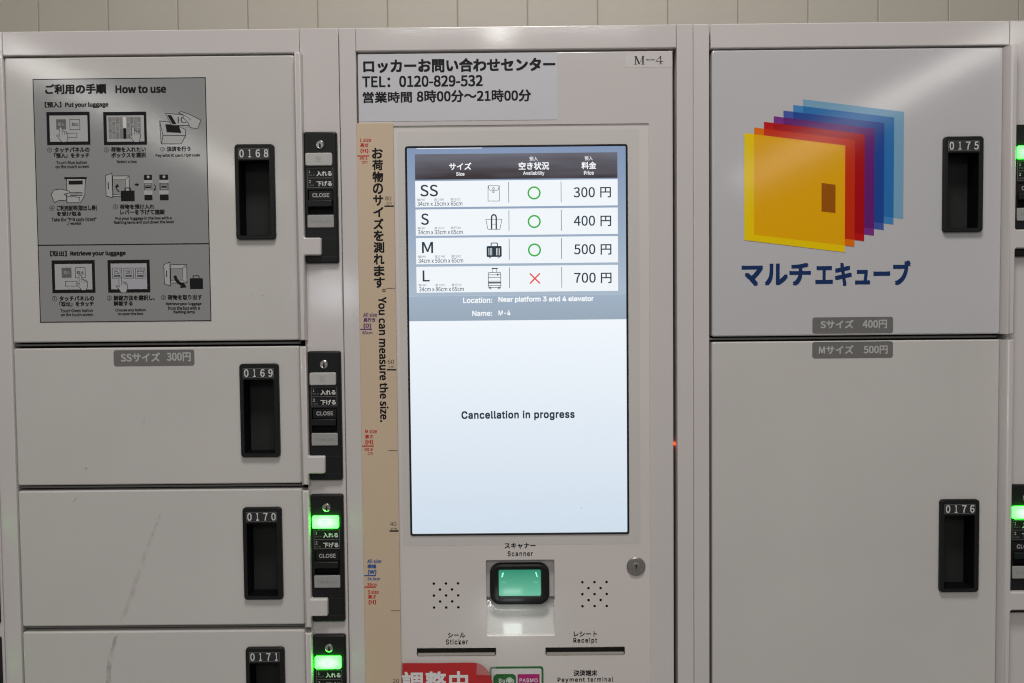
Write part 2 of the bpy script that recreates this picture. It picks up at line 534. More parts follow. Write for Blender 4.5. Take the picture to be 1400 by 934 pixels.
LOCK_W, LOCK_H = 4.05, 15.95
LOCKS = {}
def lock_panel(parent, x, z, lit, label):
    """Black lock unit on the column, origin at its upper left corner."""
    org = (x, 0, z)
    if lit in LOCKS:
        src = LOCKS[lit]
        p = clone(src[0], parent, org)
        so = ORG[src[0].name]
        for s in src[1]:
            q = ORG[s.name]
            clone(s, p, tuple(a - c + e for a, c, e in zip(q, so, org)))
        tag(p, label)
        return p
    yf = -0.55
    X = lambda v: x + v
    Z = lambda v: z - v
    b = B()
    o1 = lambda i, r: rr(X(i), X(LOCK_W - i), Z(LOCK_H - i), Z(i), r, 4)
    b.loft([(o1(0, 0.3), 0.05), (o1(0, 0.3), yf + 0.22), (o1(0.05, 0.28), yf + 0.08), (o1(0.2, 0.2), yf)], BLACK, cap1=False)
    slot = rr(X(0.42), X(3.52), Z(9.95), Z(7.0), 0.12, 3)
    b.fill(o1(0.2, 0.2), yf, BLACK, [slot])
    b.loft([(slot, yf), (slot, yf + 0.45)], BLACK2)
    b.rect((X(1.9), Z(12.95)), (X(3.95), Z(12.99)), yf - 0.004, PLATE)
    b.rect((X(1.9), Z(15.1)), (X(3.95), Z(15.14)), yf - 0.004, PLATE)
    b.stroke(rr(X(0.40), X(3.53), Z(6.74), Z(4.42), 0.06, 2), 0.035, yf - 0.004, GREY_INK, closed=True)
    b.rect((X(0.48), Z(5.58)), (X(3.45), Z(5.62)), yf - 0.004, GREY_INK)
    b.text('1', (X(0.60), Z(4.62)), (X(0.76), Z(4.98)), yf - 0.006, WHITE_INK)
    b.text('2', (X(0.56), Z(5.84)), (X(0.82), Z(6.20)), yf - 0.006, WHITE_INK)
    b.text('Put in', (X(0.58), Z(5.14)), (X(1.30), Z(5.33)), yf - 0.006, GREY_INK, font=GROTESK)
    b.text('Lock', (X(0.56), Z(6.37)), (X(1.20), Z(6.56)), yf - 0.006, GREY_INK, font=GROTESK)
    b.text('入れる', (X(1.52), Z(4.76)), (X(3.38), Z(5.38)), yf - 0.006, WHITE_INK, bold=0.03)
    b.text('下げる', (X(1.52), Z(5.98)), (X(3.38), Z(6.60)), yf - 0.006, WHITE_INK, bold=0.03)
    p = b.build('lock_panel', parent, org)
    tag(p, label)
    subs = []
    # key cylinder
    b = B()
    kx, kz = X(2.02), Z(1.62)
    b.loft([(circ(kx, kz, 0.60), yf + 0.05), (circ(kx, kz, 0.60), yf - 0.04), (circ(kx, kz, 0.55), yf - 0.06)], BLACK)
    b.loft([(circ(kx, kz, 0.50), yf), (circ(kx, kz, 0.50), yf - 0.10), (circ(kx, kz, 0.44), yf - 0.14), (circ(kx, kz, 0.36), yf - 0.11)], CHROME)
    b.rect((kx - 0.11, kz + 0.12), (kx + 0.11, kz - 0.40), yf - 0.145, SHADE)
    b.rect((kx - 0.05, kz + 0.2), (kx + 0.05, kz - 0.2), yf - 0.15, SHADE)
    subs.append(b.build('key_cylinder', p, (kx, yf, kz)))
    # state lamp with the sign for vacant
    b = B()
    lz = 2.62
    b.slab(X(0.26), X(3.50), Z(lz + 1.55), Z(lz), yf - 0.34, yf, GREEN if lit else LENS, bev=0.10, r=0.22, n=4)
    b.text('空', (X(1.52), Z(lz + 0.40)), (X(2.16), Z(lz + 1.08)), yf - 0.346, GREEN_INK if lit else LENS_INK)
    subs.append(b.build('state_lamp', p, (X(0.26), yf, Z(lz))))
    # sliding lever
    b = B()
    b.slab(X(0.50), X(3.44), Z(8.3), Z(7.08), yf + 0.10, yf + 0.4, BLACK, bev=0.05)
    b.slab(X(0.42), X(3.40), Z(9.10), Z(8.33), yf - 0.42, yf + 0.4, BLACK, bev=0.08)
    b.text('CLOSE', (X(0.96), Z(7.42)), (X(3.02), Z(7.92)), yf + 0.094, LENS, bold=0.02, font=GROTESK)
    subs.append(b.build('lever', p, (X(0.5), yf, Z(9.1))))
    # thank-you lamp
    b = B()
    b.slab(X(0.34), X(3.56), Z(11.62), Z(10.08), yf - 0.14, yf, LENS2, bev=0.08, r=0.14, n=3)
    b.text('Thank you', (X(0.72), Z(10.66)), (X(3.16), Z(11.12)), yf - 0.146, LENS2_INK, font=GROTESK)
    subs.append(b.build('thank_you_lamp', p, (X(0.34), yf, Z(11.62))))
    LOCKS[lit] = (p, subs)
    return p

def cabinet(root, x0, splits, lower, strip=2.06):
    """Locker frame from x0 (left edge, 43 cm module): side strip, header, lock column, shelf edges, dark inside."""
    b = B()
    b.slab(x0 + 0.02, x0 + strip, FLOOR, TOP, 0.0, 62, PAINT, bev=0.10)
    b.slab(x0 + 2.10, x0 + 38.22, 98.64, TOP, 0.0, 62, PAINT, bev=0.12)
    b.slab(x0 + 38.26, x0 + 42.94, FLOOR, TOP, 0.0, 62, PAINT, bev=0.10)
    o = b.build('frame', root)
    b = B()
    b.slab(x0 + 2.07, x0 + 38.25, FLOOR, 98.6, 2.2, 60, SHADE, bev=0.02)
    for z in splits:
        b.slab(x0 + 2.07, x0 + 37.5, z - 0.13, z + 0.13, 0.75, 3, INNER, bev=0.06)
    b.build('inner_shelf', root)

RX = 86.0                                   # the right bank stands two modules further
# ---------------------------------------------------------------- left bank: doors 0168 to 0171
XL = -63.68
left = thing('locker', (XL + 21.5, 31, FLOOR), 'white locker bank left of the screen with doors 0168 to 0171', 'locker')
cabinet(left, XL, (63.40, 45.68, 27.96, 10.2), 10)
DX0, DX1, HX, LX = -61.38, -26.14, -33.50, -25.06
spec = [(98.38, 63.76, 87.64, 89.05, '0168', False, 'white door 0168, the tall upper one with the instruction sign'),
        (63.02, 46.04, 60.92, 62.40, '0169', False, 'white door 0169 with small price label on its upper edge'),
        (45.32, 28.32, 43.14, 44.72, '0170', True, 'white door 0170 with a faint curved scuff'),
        (27.60, 10.60, 25.58, 27.16, '0171', True, 'white door 0171 at the lower edge with a brown scuff')]
ldoors = []
for zt, zb, hz, pz, num, lit, lab in spec:
    d = door(left, DX0, DX1, zb, zt, HX, hz, PAINT_DOOR, lab, tab=(pz - 15.0, pz - 12.85), digits=num)
    lock_panel(left, LX, pz, lit, ('lock unit of door %s with ' % num) + ('bright green lamp' if lit else 'unlit grey lamp'))
    ldoors.append(d)
b = B()
b.slab(DX0, DX1 + 1.0, FLOOR + 4, 9.8, 0.0, 1.7, PAINT_DOOR, bev=0.16)
b.build('lower_panel', left)

# ---------------------------------------------------------------- neighbour bank cut by the left edge of the photo
XN = XL - 43.0
nb = thing('locker', (XN + 21.5, 31, FLOOR), 'white locker bank cut off by the left edge of the photo', 'locker')
cabinet(nb, XN, (63.40, 45.68, 27.96, 10.2), 10)
for zt, zb, hz, pz, num, lit, lab in spec:
    door(nb, DX0 - 43, DX1 - 43, zb, zt, HX - 43, hz, PAINT_DOOR, 'white door at the left edge', tab=(pz - 15.0, pz - 12.85))
    lock_panel(nb, LX - 43, pz, lit, 'lock unit at the left edge of the photo')
b = B()
b.slab(DX0 - 43, DX1 - 42, FLOOR + 4, 9.8, 0.0, 1.7, PAINT_DOOR, bev=0.16)
b.build('lower_panel', nb)

# ---------------------------------------------------------------- right bank: doors 0175 and 0176
XR = 22.30
rb = thing('locker', (XR + 21.5, 31, FLOOR), 'white locker bank right of the screen with coloured logo and doors 0175 and 0176', 'locker')
cabinet(rb, XR, (63.36, 10.2), 10, strip=1.92)
d175 = door(rb, 24.56, 59.78, 63.70, 98.38, 52.52, 87.68, WRAP, 'door 0175 wrapped in bluish white film with rainbow logo', tab=(89.03 - 15.0, 89.03 - 12.7), digits='0175')
d176 = door(rb, 24.56, 59.78, 10.60, 63.02, 52.52, 43.36, PAINT_DOOR, 'tall white door 0176 below the logo door', tab=(45.15 - 15.4, 45.15 - 13.1), digits='0176')
lock_panel(rb, 60.98, 89.03, True, 'lock unit of door 0175 with bright green lamp')
lock_panel(rb, 60.98, 45.15, True, 'lock unit of door 0176 with bright green lamp')
b = B()
b.slab(24.64, 60.8, FLOOR + 4, 9.8, 0.0, 1.7, PAINT_DOOR, bev=0.16)
b.build('lower_panel', rb)

# logo of stacked translucent sheets and the lettering under it
b = B()
vin = lambda r, g, b_: tuple(min(0.9, c / 0.56) for c in lin(r, g, b_))      # measured in the photo's dim light
cols = [vin(188, 160, 0), vin(180, 86, 4), vin(150, 10, 12), vin(96, 36, 106), vin(50, 68, 130), vin(50, 104, 152), vin(92, 128, 152)]
lay = [mat('logo_vinyl', c, 0.09, spec=0.3, bump=0.000034, bscale=420) for c in cols]
Y0 = [(28.48, 88.41), (40.72, 86.78), (40.72, 73.85), (28.48, 75.45)]
DXS, DZS = 1.185, 0.664
def sq(i):
    return [(x + i * DXS, z + i * DZS) for x, z in Y0]
for i in range(6, -1, -1):
    b.quad(sq(i), -0.02 - 0.004 * (6 - i), lay[i])
# overprints: where two neighbouring sheets overlap the colour deepens
over = [vin(184, 134, 0), vin(158, 34, 3), vin(134, 2, 10), vin(78, 22, 90), vin(22, 54, 118), vin(30, 88, 140)]
for i in range(6):
    p = sq(i)
    q = sq(i + 1)
    m_ = mat('logo_overprint', over[i], 0.09, spec=0.3, bump=0.000034, bscale=420)
    sl = (p[1][1] - p[0][1]) / (p[1][0] - p[0][0])
    xa = q[0][0]
    top = p[0][1] + sl * (xa - p[0][0])
    bot = q[3][1]
    xb = p[1][0]
    b.quad([(xa, top), (xb, p[1][1]), (xb, q[2][1] - sl * (q[2][0] - xb)), (xa, bot)], -0.0215 - 0.004 * (6 - i), m_)
b.quad([(37.86, 82.30), (39.56, 82.05), (39.57, 78.61), (37.87, 78.83)], -0.052, mat('logo_brown', vin(122, 66, 0), 0.09, spec=0.3, bump=0.000034, bscale=420))
b.build('logo', d175)
b = B()
b.text('マルチ', (28.16, 72.61), (36.62, 69.83), -0.02, NAVY, bold=0.035)
b.text('エキューブ', (37.17, 72.79), (48.80, 69.74), -0.02, NAVY, bold=0.035)
b.build('logo_lettering', d175)

# ---------------------------------------------------------------- self-service kiosk between the banks
XK = -20.68
kiosk = thing('kiosk', (0.8, 31, FLOOR), 'white self service payment kiosk with tall touch screen between two locker banks', 'kiosk')
b = B()
b.slab(XK + 0.05, -18.64, FLOOR, TOP, 0.0, 62, PAINT, bev=0.10)
b.slab(-18.60, 20.26, 98.74, TOP, 0.0, 62, PAINT, bev=0.12)
b.slab(20.30, 22.27, FLOOR, TOP, 0.0, 62, PAINT, bev=0.10)
b.build('frame', kiosk)
b = B()
b.slab(-18.62, 20.28, FLOOR, 98.7, 3.0, 60, SHADE, bev=0.02)
b.build('inside', kiosk)
# door sheet with the window that holds the plastic fascia
b = B()
kx0, kx1, kz0, kz1 = -18.42, 19.80, FLOOR + 4, 98.40
lo = [(rr(kx0, kx1, kz0, kz1, 0.12, 4), 1.8), (rr(kx0, kx1, kz0, kz1, 0.12, 4), 0.14)]
for t in (30, 60, 90):
    i = 0.14 * (1 - math.cos(math.radians(t)))
    lo.append((rr(kx0 + i, kx1 - i, kz0 + i, kz1 - i, 0.12, 4), 0.14 * (1 - math.sin(math.radians(t)))))
b.loft(lo, PAINT, cap1=False)
win = rr(-17.6, 16.88, -6.0, 89.72, 0.12, 4)
b.fill(lo[-1][0], 0.0, PAINT, [win])
b.loft([(win, 0.0), (win, 0.6)], PAINT, cap1=False)
kdoor = b.build('door', kiosk)

FY = 0.14
scan = rr(-3.57, 5.06, 26.56, 36.20, 0.22, 4)
slots = [rr(-12.26, -2.34, 24.13, 25.20, 0.22, 4), rr(3.78, 13.70, 24.10, 25.18, 0.22, 4)]
holes = []
PXH = 0.754
for cx, cz in ((-8.51, 31.77), (9.96, 31.79)):
    for r_ in range(5):
        for c_ in ((-2, 0, 2) if r_ % 2 == 0 else (-1, 1)):
            holes.append(circ(cx + c_ * PXH, cz + (r_ - 2) * PXH, 0.165, 12))
b = B()
b.fill(rr(-17.8, 17.1, -6.2, 89.95, 0.08, 4), FY, FASCIA, [scan, *slots, *holes])
for h in holes:
    b.loft([(h, FY), (h, FY + 0.5)], SHADE)
# printed captions
IY = FY - 0.022
b.text('スキャナー', (-1.17, 38.33), (2.69, 37.58), IY, INK, bold=0.02)
b.text('Scanner', (-0.80, 37.28), (2.33, 36.65), IY, INK, bold=0.02, spacing=1.2, font=GROTESK)
b.text('シール', (-8.33, 27.08), (-6.18, 26.45), IY, INK, bold=0.02)
b.text('Sticker', (-8.61, 26.25), (-5.86, 25.59), IY, INK, bold=0.02, spacing=1.2, font=GROTESK)
b.text('レシート', (7.35, 27.12), (10.24, 26.46), IY, INK, bold=0.02)
b.text('Receipt', (7.29, 26.29), (10.23, 25.54), IY, INK, bold=0.02, spacing=1.2, font=GROTESK)
b.text('決済端末', (7.29, 22.24), (10.24, 21.46), IY, INK, bold=0.02)
b.text('Payment', (5.28, 21.28), (8.67, 20.61), IY, INK, bold=0.02, spacing=1.2, font=GROTESK)
b.text('terminal', (9.06, 21.33), (12.23, 20.72), IY, INK, bold=0.02, spacing=1.25, font=GROTESK)
fas = b.build('fascia', kiosk)
tag(fas, 'white plastic front around the screen, scanner and card slots')

# film that frames the screen
b = B()
b.fill(rr(-13.75, 15.70, 38.06, 89.0, 0.3, 4), FY - 0.012, FILM, [rr(-12.7, 14.2, 39.4, 87.2, 0.3, 4)])
b.build('screen_surround', kiosk)

# scanner: recess, sloped shelf, black reader with lit window
b = B()
b.loft([(scan, FY), (rr(-3.5, 4.99, 26.63, 36.13, 0.2, 4), FY + 0.05)], FASCIA, cap1=False)
x0, x1 = -3.5, 4.99
v = lambda x, y, z: b.bm.verts.new((x, y, z))
k = b.mi(SHELF)
yb = FY + 2.4
sec = [(36.13, FY + 0.05), (35.95, FY + 0.9), (31.2, FY + 1.1), (30.9, yb), (30.2, yb - 0.35), (27.0, FY + 0.35), (26.75, FY + 0.15), (26.63, FY + 0.05)]
ra = [v(x0, y, z) for z, y in sec]
rb_ = [v(x1, y, z) for z, y in sec]
for i in range(len(sec) - 1):
    b.bm.faces.new((ra[i], ra[i + 1], rb_[i + 1], rb_[i])).material_index = k
b.bm.faces.new(ra).material_index = k
b.bm.faces.new(rb_).material_index = k
sc = b.build('scanner', kiosk, (0.7, 0, 31.4))
b = B()
bz = lambda i, r: rr(-3.05 + i, 4.37 - i, 30.42 + i, 35.62 - i, r, 6)
wz = lambda i, r: rr(-1.93 - i, 3.29 + i, 31.50 - i, 34.78 + i, r, 6)
b.loft([(bz(0, 1.3), yb), (bz(0, 1.3), FY + 0.42), (bz(0.08, 1.25), FY + 0.22), (bz(0.3, 1.1), FY + 0.1), (wz(0.45, 0.4), FY + 0.12), (wz(0.12, 0.2), FY + 0.2), (wz(0, 0.18), FY + 0.5)], BLACK, cap1=False)
b.build('reader_bezel', sc)
b = B()
WG = screen_mat('scanner_glow', lin(46, 138, 110), lin(104, 184, 154), 31.7 - 31.4, 34.8 - 31.4)
WL = mat('scanner_led_glint', (0.02, 0.2, 0.1), 0.3, emit=lin(165, 255, 232), estr=1.2)  # LED glints put on the window as glowing patches
WM = mat('scanner_ripple', (0.02, 0.2, 0.1), 0.3, emit=lin(112, 204, 172), estr=1.0)
WD = mat('scanner_line', (0.02, 0.2, 0.1), 0.3, emit=lin(60, 150, 122), estr=1.0)
b.fill(wz(0.02, 0.18), FY + 0.48, WG)
b.fill([(-1.62, 33.85), (-1.51, 34.40), (-1.31, 34.48), (-1.43, 33.90)], FY + 0.472, WL)
b.fill([(2.61, 34.45), (2.74, 34.50), (2.93, 33.87), (2.82, 33.84)], FY + 0.472, WL)
b.rect((-1.38, 33.41), (2.54, 33.32), FY + 0.474, WD)
b.stroke([(-1.60, 33.38), (-1.49, 33.10), (-1.33, 33.30), (-1.19, 33.10), (-1.03, 33.38)], 0.035, FY + 0.473, WM)
b.stroke([(2.35, 33.35), (2.51, 33.10), (2.65, 33.26), (2.79, 33.10), (2.98, 33.34)], 0.035, FY + 0.473, WM)
b.build('scanner_window', sc)
lamp('shelf_glint_light', (-0.003, -0.030, 0.309), (-0.003, 0.002, 0.275), 0.024, 0.012, 0.007, (0.85, 1.0, 0.92))  # added lamp before the reader, brightens the shelf and makes its glint

for i, (s, nm) in enumerate(zip(slots, ('sticker slot', 'receipt slot'))):
    x0, x1 = min(p[0] for p in s), max(p[0] for p in s)
    z0, z1 = min(p[1] for p in s), max(p[1] for p in s)
    b = B()
    b.loft([(s, FY), (rr(x0 + 0.06, x1 - 0.06, z0 + 0.06, z1 - 0.06, 0.16, 4), FY - 0.05), (rr(x0 + 0.12, x1 - 0.12, z0 + 0.34, z1 - 0.14, 0.08, 4), FY + 0.14), (rr(x0 + 0.14, x1 - 0.14, z0 + 0.36, z1 - 0.16, 0.08, 4), FY + 1.2)], SLOT, cap1=False)
    b.rect((x0 + 0.1, z0 + 0.3), (x1 - 0.1, z1 - 0.1), FY + 0.5, SHADE)
    o = b.build('card_slot', kiosk, (x0, 0, z0))
    tag(o, 'steel rimmed ' + nm)

b = B()
kx, kz = 15.12, 35.25
b.loft([(circ(kx, kz, 1.16, 32), FY + 0.02), (circ(kx, kz, 1.16, 32), FY - 0.14), (circ(kx, kz, 1.06, 32), FY - 0.24), (circ(kx, kz, 0.95, 32), FY - 0.25)], STEEL)
b.loft([(circ(kx, kz, 0.52, 24), FY - 0.24), (circ(kx, kz, 0.52, 24), FY - 0.30), (circ(kx, kz, 0.46, 24), FY - 0.32)], STEEL)
b.fill(circ(kx, kz + 0.12, 0.14, 12), FY - 0.325, SHADE)
b.rect((kx - 0.07, kz + 0.12), (kx + 0.07, kz - 0.3), FY - 0.326, SHADE)
b.build('key_lock', kiosk, (kx, FY, kz))

b = B()
b.slab(20.06, 20.26, 50.12, 50.42, 1.3, 2.5, LED, bev=0.05)
b.build('status_lamp', kiosk, (20.1, 0, 50.2))

# touch screen
b = B()
fr = lambda i, r: rr(-12.83 + i, 14.30 - i, 39.32 + i, 87.26 - i, r, 4)
b.loft([(fr(0, 0.3), FY + 0.1), (fr(0, 0.3), FY - 0.10), (fr(0.05, 0.28), FY - 0.14), (fr(0.16, 0.2), FY - 0.14), (fr(0.24, 0.12), FY - 0.04)], BLACK, cap1=False)
scr = b.build('screen', kiosk, (0.73, 0, 39.3))
tag(scr, 'tall touch screen lit with a price table')
SY = FY - 0.04
zo = 39.3
WHITEG = screen_mat('display_white', lin(240, 246, 252), lin(206, 220, 234), 39.5 - zo, 66 - zo)
BLUEG = screen_mat('display_blue', lin(126, 146, 178), lin(168, 184, 200), 70.0 - zo, 86.9 - zo)
BANDG = screen_mat('display_band', lin(160, 177, 196), lin(152, 168, 184), 66 - zo, 69 - zo)
HEADG = screen_mat('display_header', lin(104, 104, 116), lin(52, 44, 46), 83.2 - zo, 86.3 - zo, bands=1.3)
ROWG = screen_mat('display_row', lin(238, 243, 250), lin(240, 245, 250), 69.4 - zo, 83 - zo)
def glow(name, r, g, b_):
    return mat(name, (0.004, 0.004, 0.005), 0.3, emit=lin(r, g, b_), estr=1.0)
GW = glow('display_text_white', 244, 247, 250)
GD = glow('display_text_dark', 28, 50, 62)
GM = glow('display_text_grey', 78, 90, 102)
GG = glow('display_green', 44, 172, 52)
GR = glow('display_red', 226, 72, 54)
GL = glow('display_line', 84, 96, 110)
b = B()
b.quad([(-12.62, 87.04), (14.1, 87.04), (14.1, 69.0), (-12.62, 69.0)], SY, BLUEG)
b.quad([(-12.62, 69.0), (14.1, 69.0), (14.1, 65.93), (-12.62, 65.93)], SY, BANDG)
b.quad([(-12.62, 65.93), (14.1, 65.93), (14.1, 39.54), (-12.62, 39.54)], SY, WHITEG)
b.rect((-11.4, 87.0), (-3.4, 86.93), SY - 0.006, GW)
b.rect((-12.6, 69.03), (13.6, 68.97), SY - 0.006, glow('display_rule', 182, 194, 206))
b.text('Location:', (-5.95, 68.78), (-2.39, 68.09), SY - 0.008, GW, bold=0.03, font=GROTESK)
b.text('Near platform 3 and 4 elevator', (-1.63, 68.84), (10.07, 68.05), SY - 0.008, GW, bold=0.03, font=GROTESK)
b.text('Name:', (-4.85, 67.14), (-2.41, 66.50), SY - 0.008, GW, bold=0.03, font=GROTESK)
b.text('M-4', (-1.63, 67.16), (-0.16, 66.55), SY - 0.008, GW, bold=0.03, font=GROTESK)
b.text('Cancellation in progress', (-6.33, 54.79), (7.63, 53.57), SY - 0.008, GD, bold=0.03, spacing=1.08, font=GROTESK)
b.fill(circ(*(8.40, 42.60), 0.07, 10), SY - 0.01, glow('display_speck', 150, 165, 180))
b.build('display', scr, (0.73, 0, 39.3))
b = B()
b.rect((-11.63, 86.28), (13.05, 83.19), SY - 0.006, HEADG)
for t, a, c, bo in (('サイズ', (-7.47, 85.20), (-4.75, 84.34), 0.02), ('Size', (-6.62, 84.06), (-5.60, 83.63), 0.02), ('預入', (2.34, 85.84), (3.35, 85.34), 0.005),
                    ('空き状況', (1.02, 85.19), (4.73, 84.26), 0.02), ('Availability', (1.55, 84.10), (4.15, 83.53), 0.01), ('預入', (9.06, 85.82), (10.04, 85.32), 0.005),
                    ('料金', (8.68, 85.16), (10.48, 84.28), 0.02), ('Price', (8.97, 84.07), (10.16, 83.59), 0.02)):
    b.text(t, a, c, SY - 0.012, GW, bold=bo, font=GROTESK if t.isascii() else 0)
b.build('table_header', scr, (0.73, 0, 39.3))

def row(zt, zb, name, nbox, dims, dbox, tiny, cen, price, pbox, yen, icon, ok=True):
    b = B()
    y = SY - 0.006
    b.rect((-11.64, zt), (13.07, zb), y, ROWG)
    y -= 0.006
    b.text(name, *nbox, y, GD, bold=0.012)
    b.text(dims, *dbox, y, GM, bold=0.012)
    for t, (a, c) in zip(('幅(W)', '高さ(H)', '奥行(D)'), tiny):
        b.text(t, a, c, y, GM)
    for x in (-0.23, 6.17):
        b.rect((x - 0.035, zt - 0.2), (x + 0.035, zb + 0.45), y, GL)
    if ok:
        b.loft([(circ(cen[0], cen[1], 0.80, 40), y), (circ(cen[0], cen[1], 0.61, 40), y - 0.001)], GG, cap1=False)
    else:
        for s in (-1, 1):
            b.stroke([(cen[0] - 0.62, cen[1] - 0.62 * s), (cen[0] + 0.62, cen[1] + 0.62 * s)], 0.17, y - 0.001 * (s + 2), GR)
    b.text(price, *pbox, y, GD, bold=0.01)
    b.text('円', *yen, y, GD, bold=0.012)
    icon(b, y)
    o = b.build('price_row', scr, (0.73, 0, zb))
    return tag(o, 'price row of the %s size, %s yen' % (name, price))

def ic_env(b, y):
    b.stroke([(-2.74, 82.38), (-1.37, 82.36), (-1.38, 80.51), (-2.76, 80.52)], 0.06, y, GD, closed=True)
    b.stroke([(-2.72, 82.35), (-2.60, 81.91), (-2.50, 81.83), (-1.61, 81.82), (-1.50, 81.90), (-1.39, 82.33)], 0.06, y - 0.001, GD)
    for c, r in (((-2.08, 82.04), 0.14), ((-2.09, 81.63), 0.13)):
        b.loft([(circ(*c, r, 14), y - 0.002), (circ(*c, r - 0.06, 14), y - 0.0025)], GD, cap1=False)
def ic_tote(b, y):
    b.stroke([(-3.06, 78.31), (-1.08, 78.29), (-1.35, 77.06), (-2.81, 77.08)], 0.06, y, GD, closed=True)
    b.stroke([(-2.36, 77.07), (-2.35, 78.55), (-2.28, 78.77), (-2.07, 78.87), (-1.86, 78.76), (-1.78, 78.54), (-1.79, 77.07)], 0.17, y - 0.002, GD)
    b.rect((-2.32, 77.72), (-1.82, 77.67), y - 0.001, GD)
def ic_case(b, y):
    b.rect((-3.00, 75.04), (-1.16, 73.71), y, GD, r=0.12)
    for x in (355, 365, 375, 408, 418, 428):
        pass
    for a, c in (((-2.75, 74.79), (-2.69, 73.92)), ((-2.58, 74.79), (-2.52, 73.91)), ((-2.40, 74.79), (-2.34, 73.91)), ((-1.82, 74.78), (-1.76, 73.91)), ((-1.65, 74.78), (-1.59, 73.90)), ((-1.47, 74.78), (-1.41, 73.90))):
        b.rect(a, c, y - 0.003, GW)
    b.stroke([(-2.44, 75.03), (-2.43, 75.36), (-2.36, 75.41), (-1.74, 75.40), (-1.67, 75.35), (-1.68, 75.02)], 0.11, y - 0.001, GD)
    for c in ((-2.59, 73.67), (-1.54, 73.66)):
        b.loft([(circ(*c, 0.13, 14), y - 0.001), (circ(*c, 0.06, 14), y - 0.0015)], GD, cap1=False)
def ic_trolley(b, y):
    b.outline((-2.83, 71.82), (-1.30, 69.96), 0.07, y, GD, r=0.14)
    for a, c in (((-2.80, 71.56), (-1.32, 71.49)), ((-2.80, 71.25), (-1.32, 71.18)), ((-2.81, 70.78), (-1.33, 70.72)), ((-2.81, 70.65), (-1.33, 70.46)), ((-2.82, 70.25), (-1.33, 70.18))):
        b.rect(a, c, y - 0.001, GM)
    b.stroke([(-2.28, 71.81), (-2.28, 72.26), (-1.79, 72.26), (-1.80, 71.81)], 0.05, y - 0.001, GD)
    b.rect((-2.41, 72.36), (-1.65, 72.24), y - 0.002, GD)
    b.rect((-1.76, 71.65), (-1.58, 71.44), y - 0.003, GD)
    for c in ((-2.61, 69.92), (-1.52, 69.91)):
        b.loft([(circ(*c, 0.16, 14), y - 0.002), (circ(*c, 0.09, 14), y - 0.0025)], GD, cap1=False)

row(83.02, 79.84, 'SS', ((-11.03, 82.58), (-8.87, 81.15)), '34cm x 15cm x 65cm', ((-11.39, 80.53), (-5.90, 80.00)),
    (((-11.43, 80.92), (-10.46, 80.59)), ((-9.34, 80.93), (-8.15, 80.57)), ((-7.35, 80.93), (-6.16, 80.57))), (2.87, 81.45), '300', ((7.69, 82.09), (10.29, 80.85)), ((10.94, 82.08), (12.25, 80.81)), ic_env)
row(79.58, 76.37, 'S', ((-10.98, 79.09), (-10.03, 77.69)), '34cm x 33cm x 65cm', ((-11.38, 77.06), (-5.89, 76.54)),
    (((-11.40, 77.46), (-10.49, 77.13)), ((-9.34, 77.46), (-8.15, 77.10)), ((-7.34, 77.47), (-6.15, 77.11))), (2.86, 77.98), '400', ((7.69, 78.63), (10.29, 77.39)), ((10.95, 78.60), (12.26, 77.32)), ic_tote)
row(76.11, 72.90, 'M', ((-10.91, 75.62), (-9.55, 74.26)), '34cm x 50cm x 65cm', ((-11.36, 73.59), (-5.88, 73.06)),
    (((-11.40, 73.98), (-10.48, 73.65)), ((-9.33, 73.99), (-8.14, 73.63)), ((-7.34, 73.99), (-6.15, 73.63))), (2.86, 74.51), '500', ((7.69, 75.16), (10.30, 73.92)), ((10.95, 75.13), (12.27, 73.85)), ic_case)
row(72.60, 69.42, 'L', ((-10.88, 72.14), (-10.02, 70.79)), '34cm x 86cm x 65cm', ((-11.33, 70.10), (-5.85, 69.57)),
    (((-11.38, 70.50), (-10.46, 70.17)), ((-9.33, 70.51), (-8.14, 70.14)), ((-7.33, 70.51), (-6.14, 70.15))), (2.88, 71.03), '700', ((7.69, 71.68), (10.33, 70.44)), ((10.96, 71.65), (12.27, 70.37)), ic_trolley, ok=False)

# ---------------------------------------------------------------- signs and labels
# name label of the kiosk
b = B()
b.slab(14.1, 19.75, 96.42, 98.05, -0.012, 0.0, TAPE, bev=0.005)
y = -0.018
def serif(p0, p1): b.rect(p0, p1, y, INK)
mx0, mx1 = 15.08, 16.42
mt, mb = 97.80, 96.78
for x in (mx0 + 0.22, mx1 - 0.22):
    wd_ = 0.045 if x < 15.7 else 0.085
    b.rect((x - wd_, mt), (x + wd_, mb), y, INK)
    b.rect((x - 0.22, mb + 0.05), (x + 0.22, mb), y - 0.002, INK)
b.rect((mx0, mt), (mx0 + 0.36, mt - 0.05), y - 0.002, INK)
b.rect((mx1 - 0.36, mt), (mx1, mt - 0.05), y - 0.002, INK)
b.stroke([(mx0 + 0.25, mt - 0.02), (15.75, mb + 0.06)], 0.17, y - 0.003, INK)
b.stroke([(15.75, mb + 0.03), (mx1 - 0.25, mt - 0.02)], 0.055, y - 0.004, INK)
b.rect((16.62, 97.36), (17.58, 97.27), y, INK)
b.fill(circ(16.68, 97.34, 0.085, 10), y - 0.002, INK)
b.fill(circ(17.54, 97.33, 0.075, 10), y - 0.002, INK)
b.rect((18.30, 97.80), (18.42, 96.80), y, INK)
b.stroke([(18.36, 97.78), (17.76, 97.12)], 0.06, y - 0.003, INK)
b.rect((17.74, 97.14), (18.66, 97.08), y - 0.004, INK)
b.rect((18.14, 96.85), (18.58, 96.80), y - 0.002, INK)
tag(b.build('name_label', org=(14.1, 0, 96.42)), 'small pale label reading M-4 at the upper right of the kiosk', 'label')

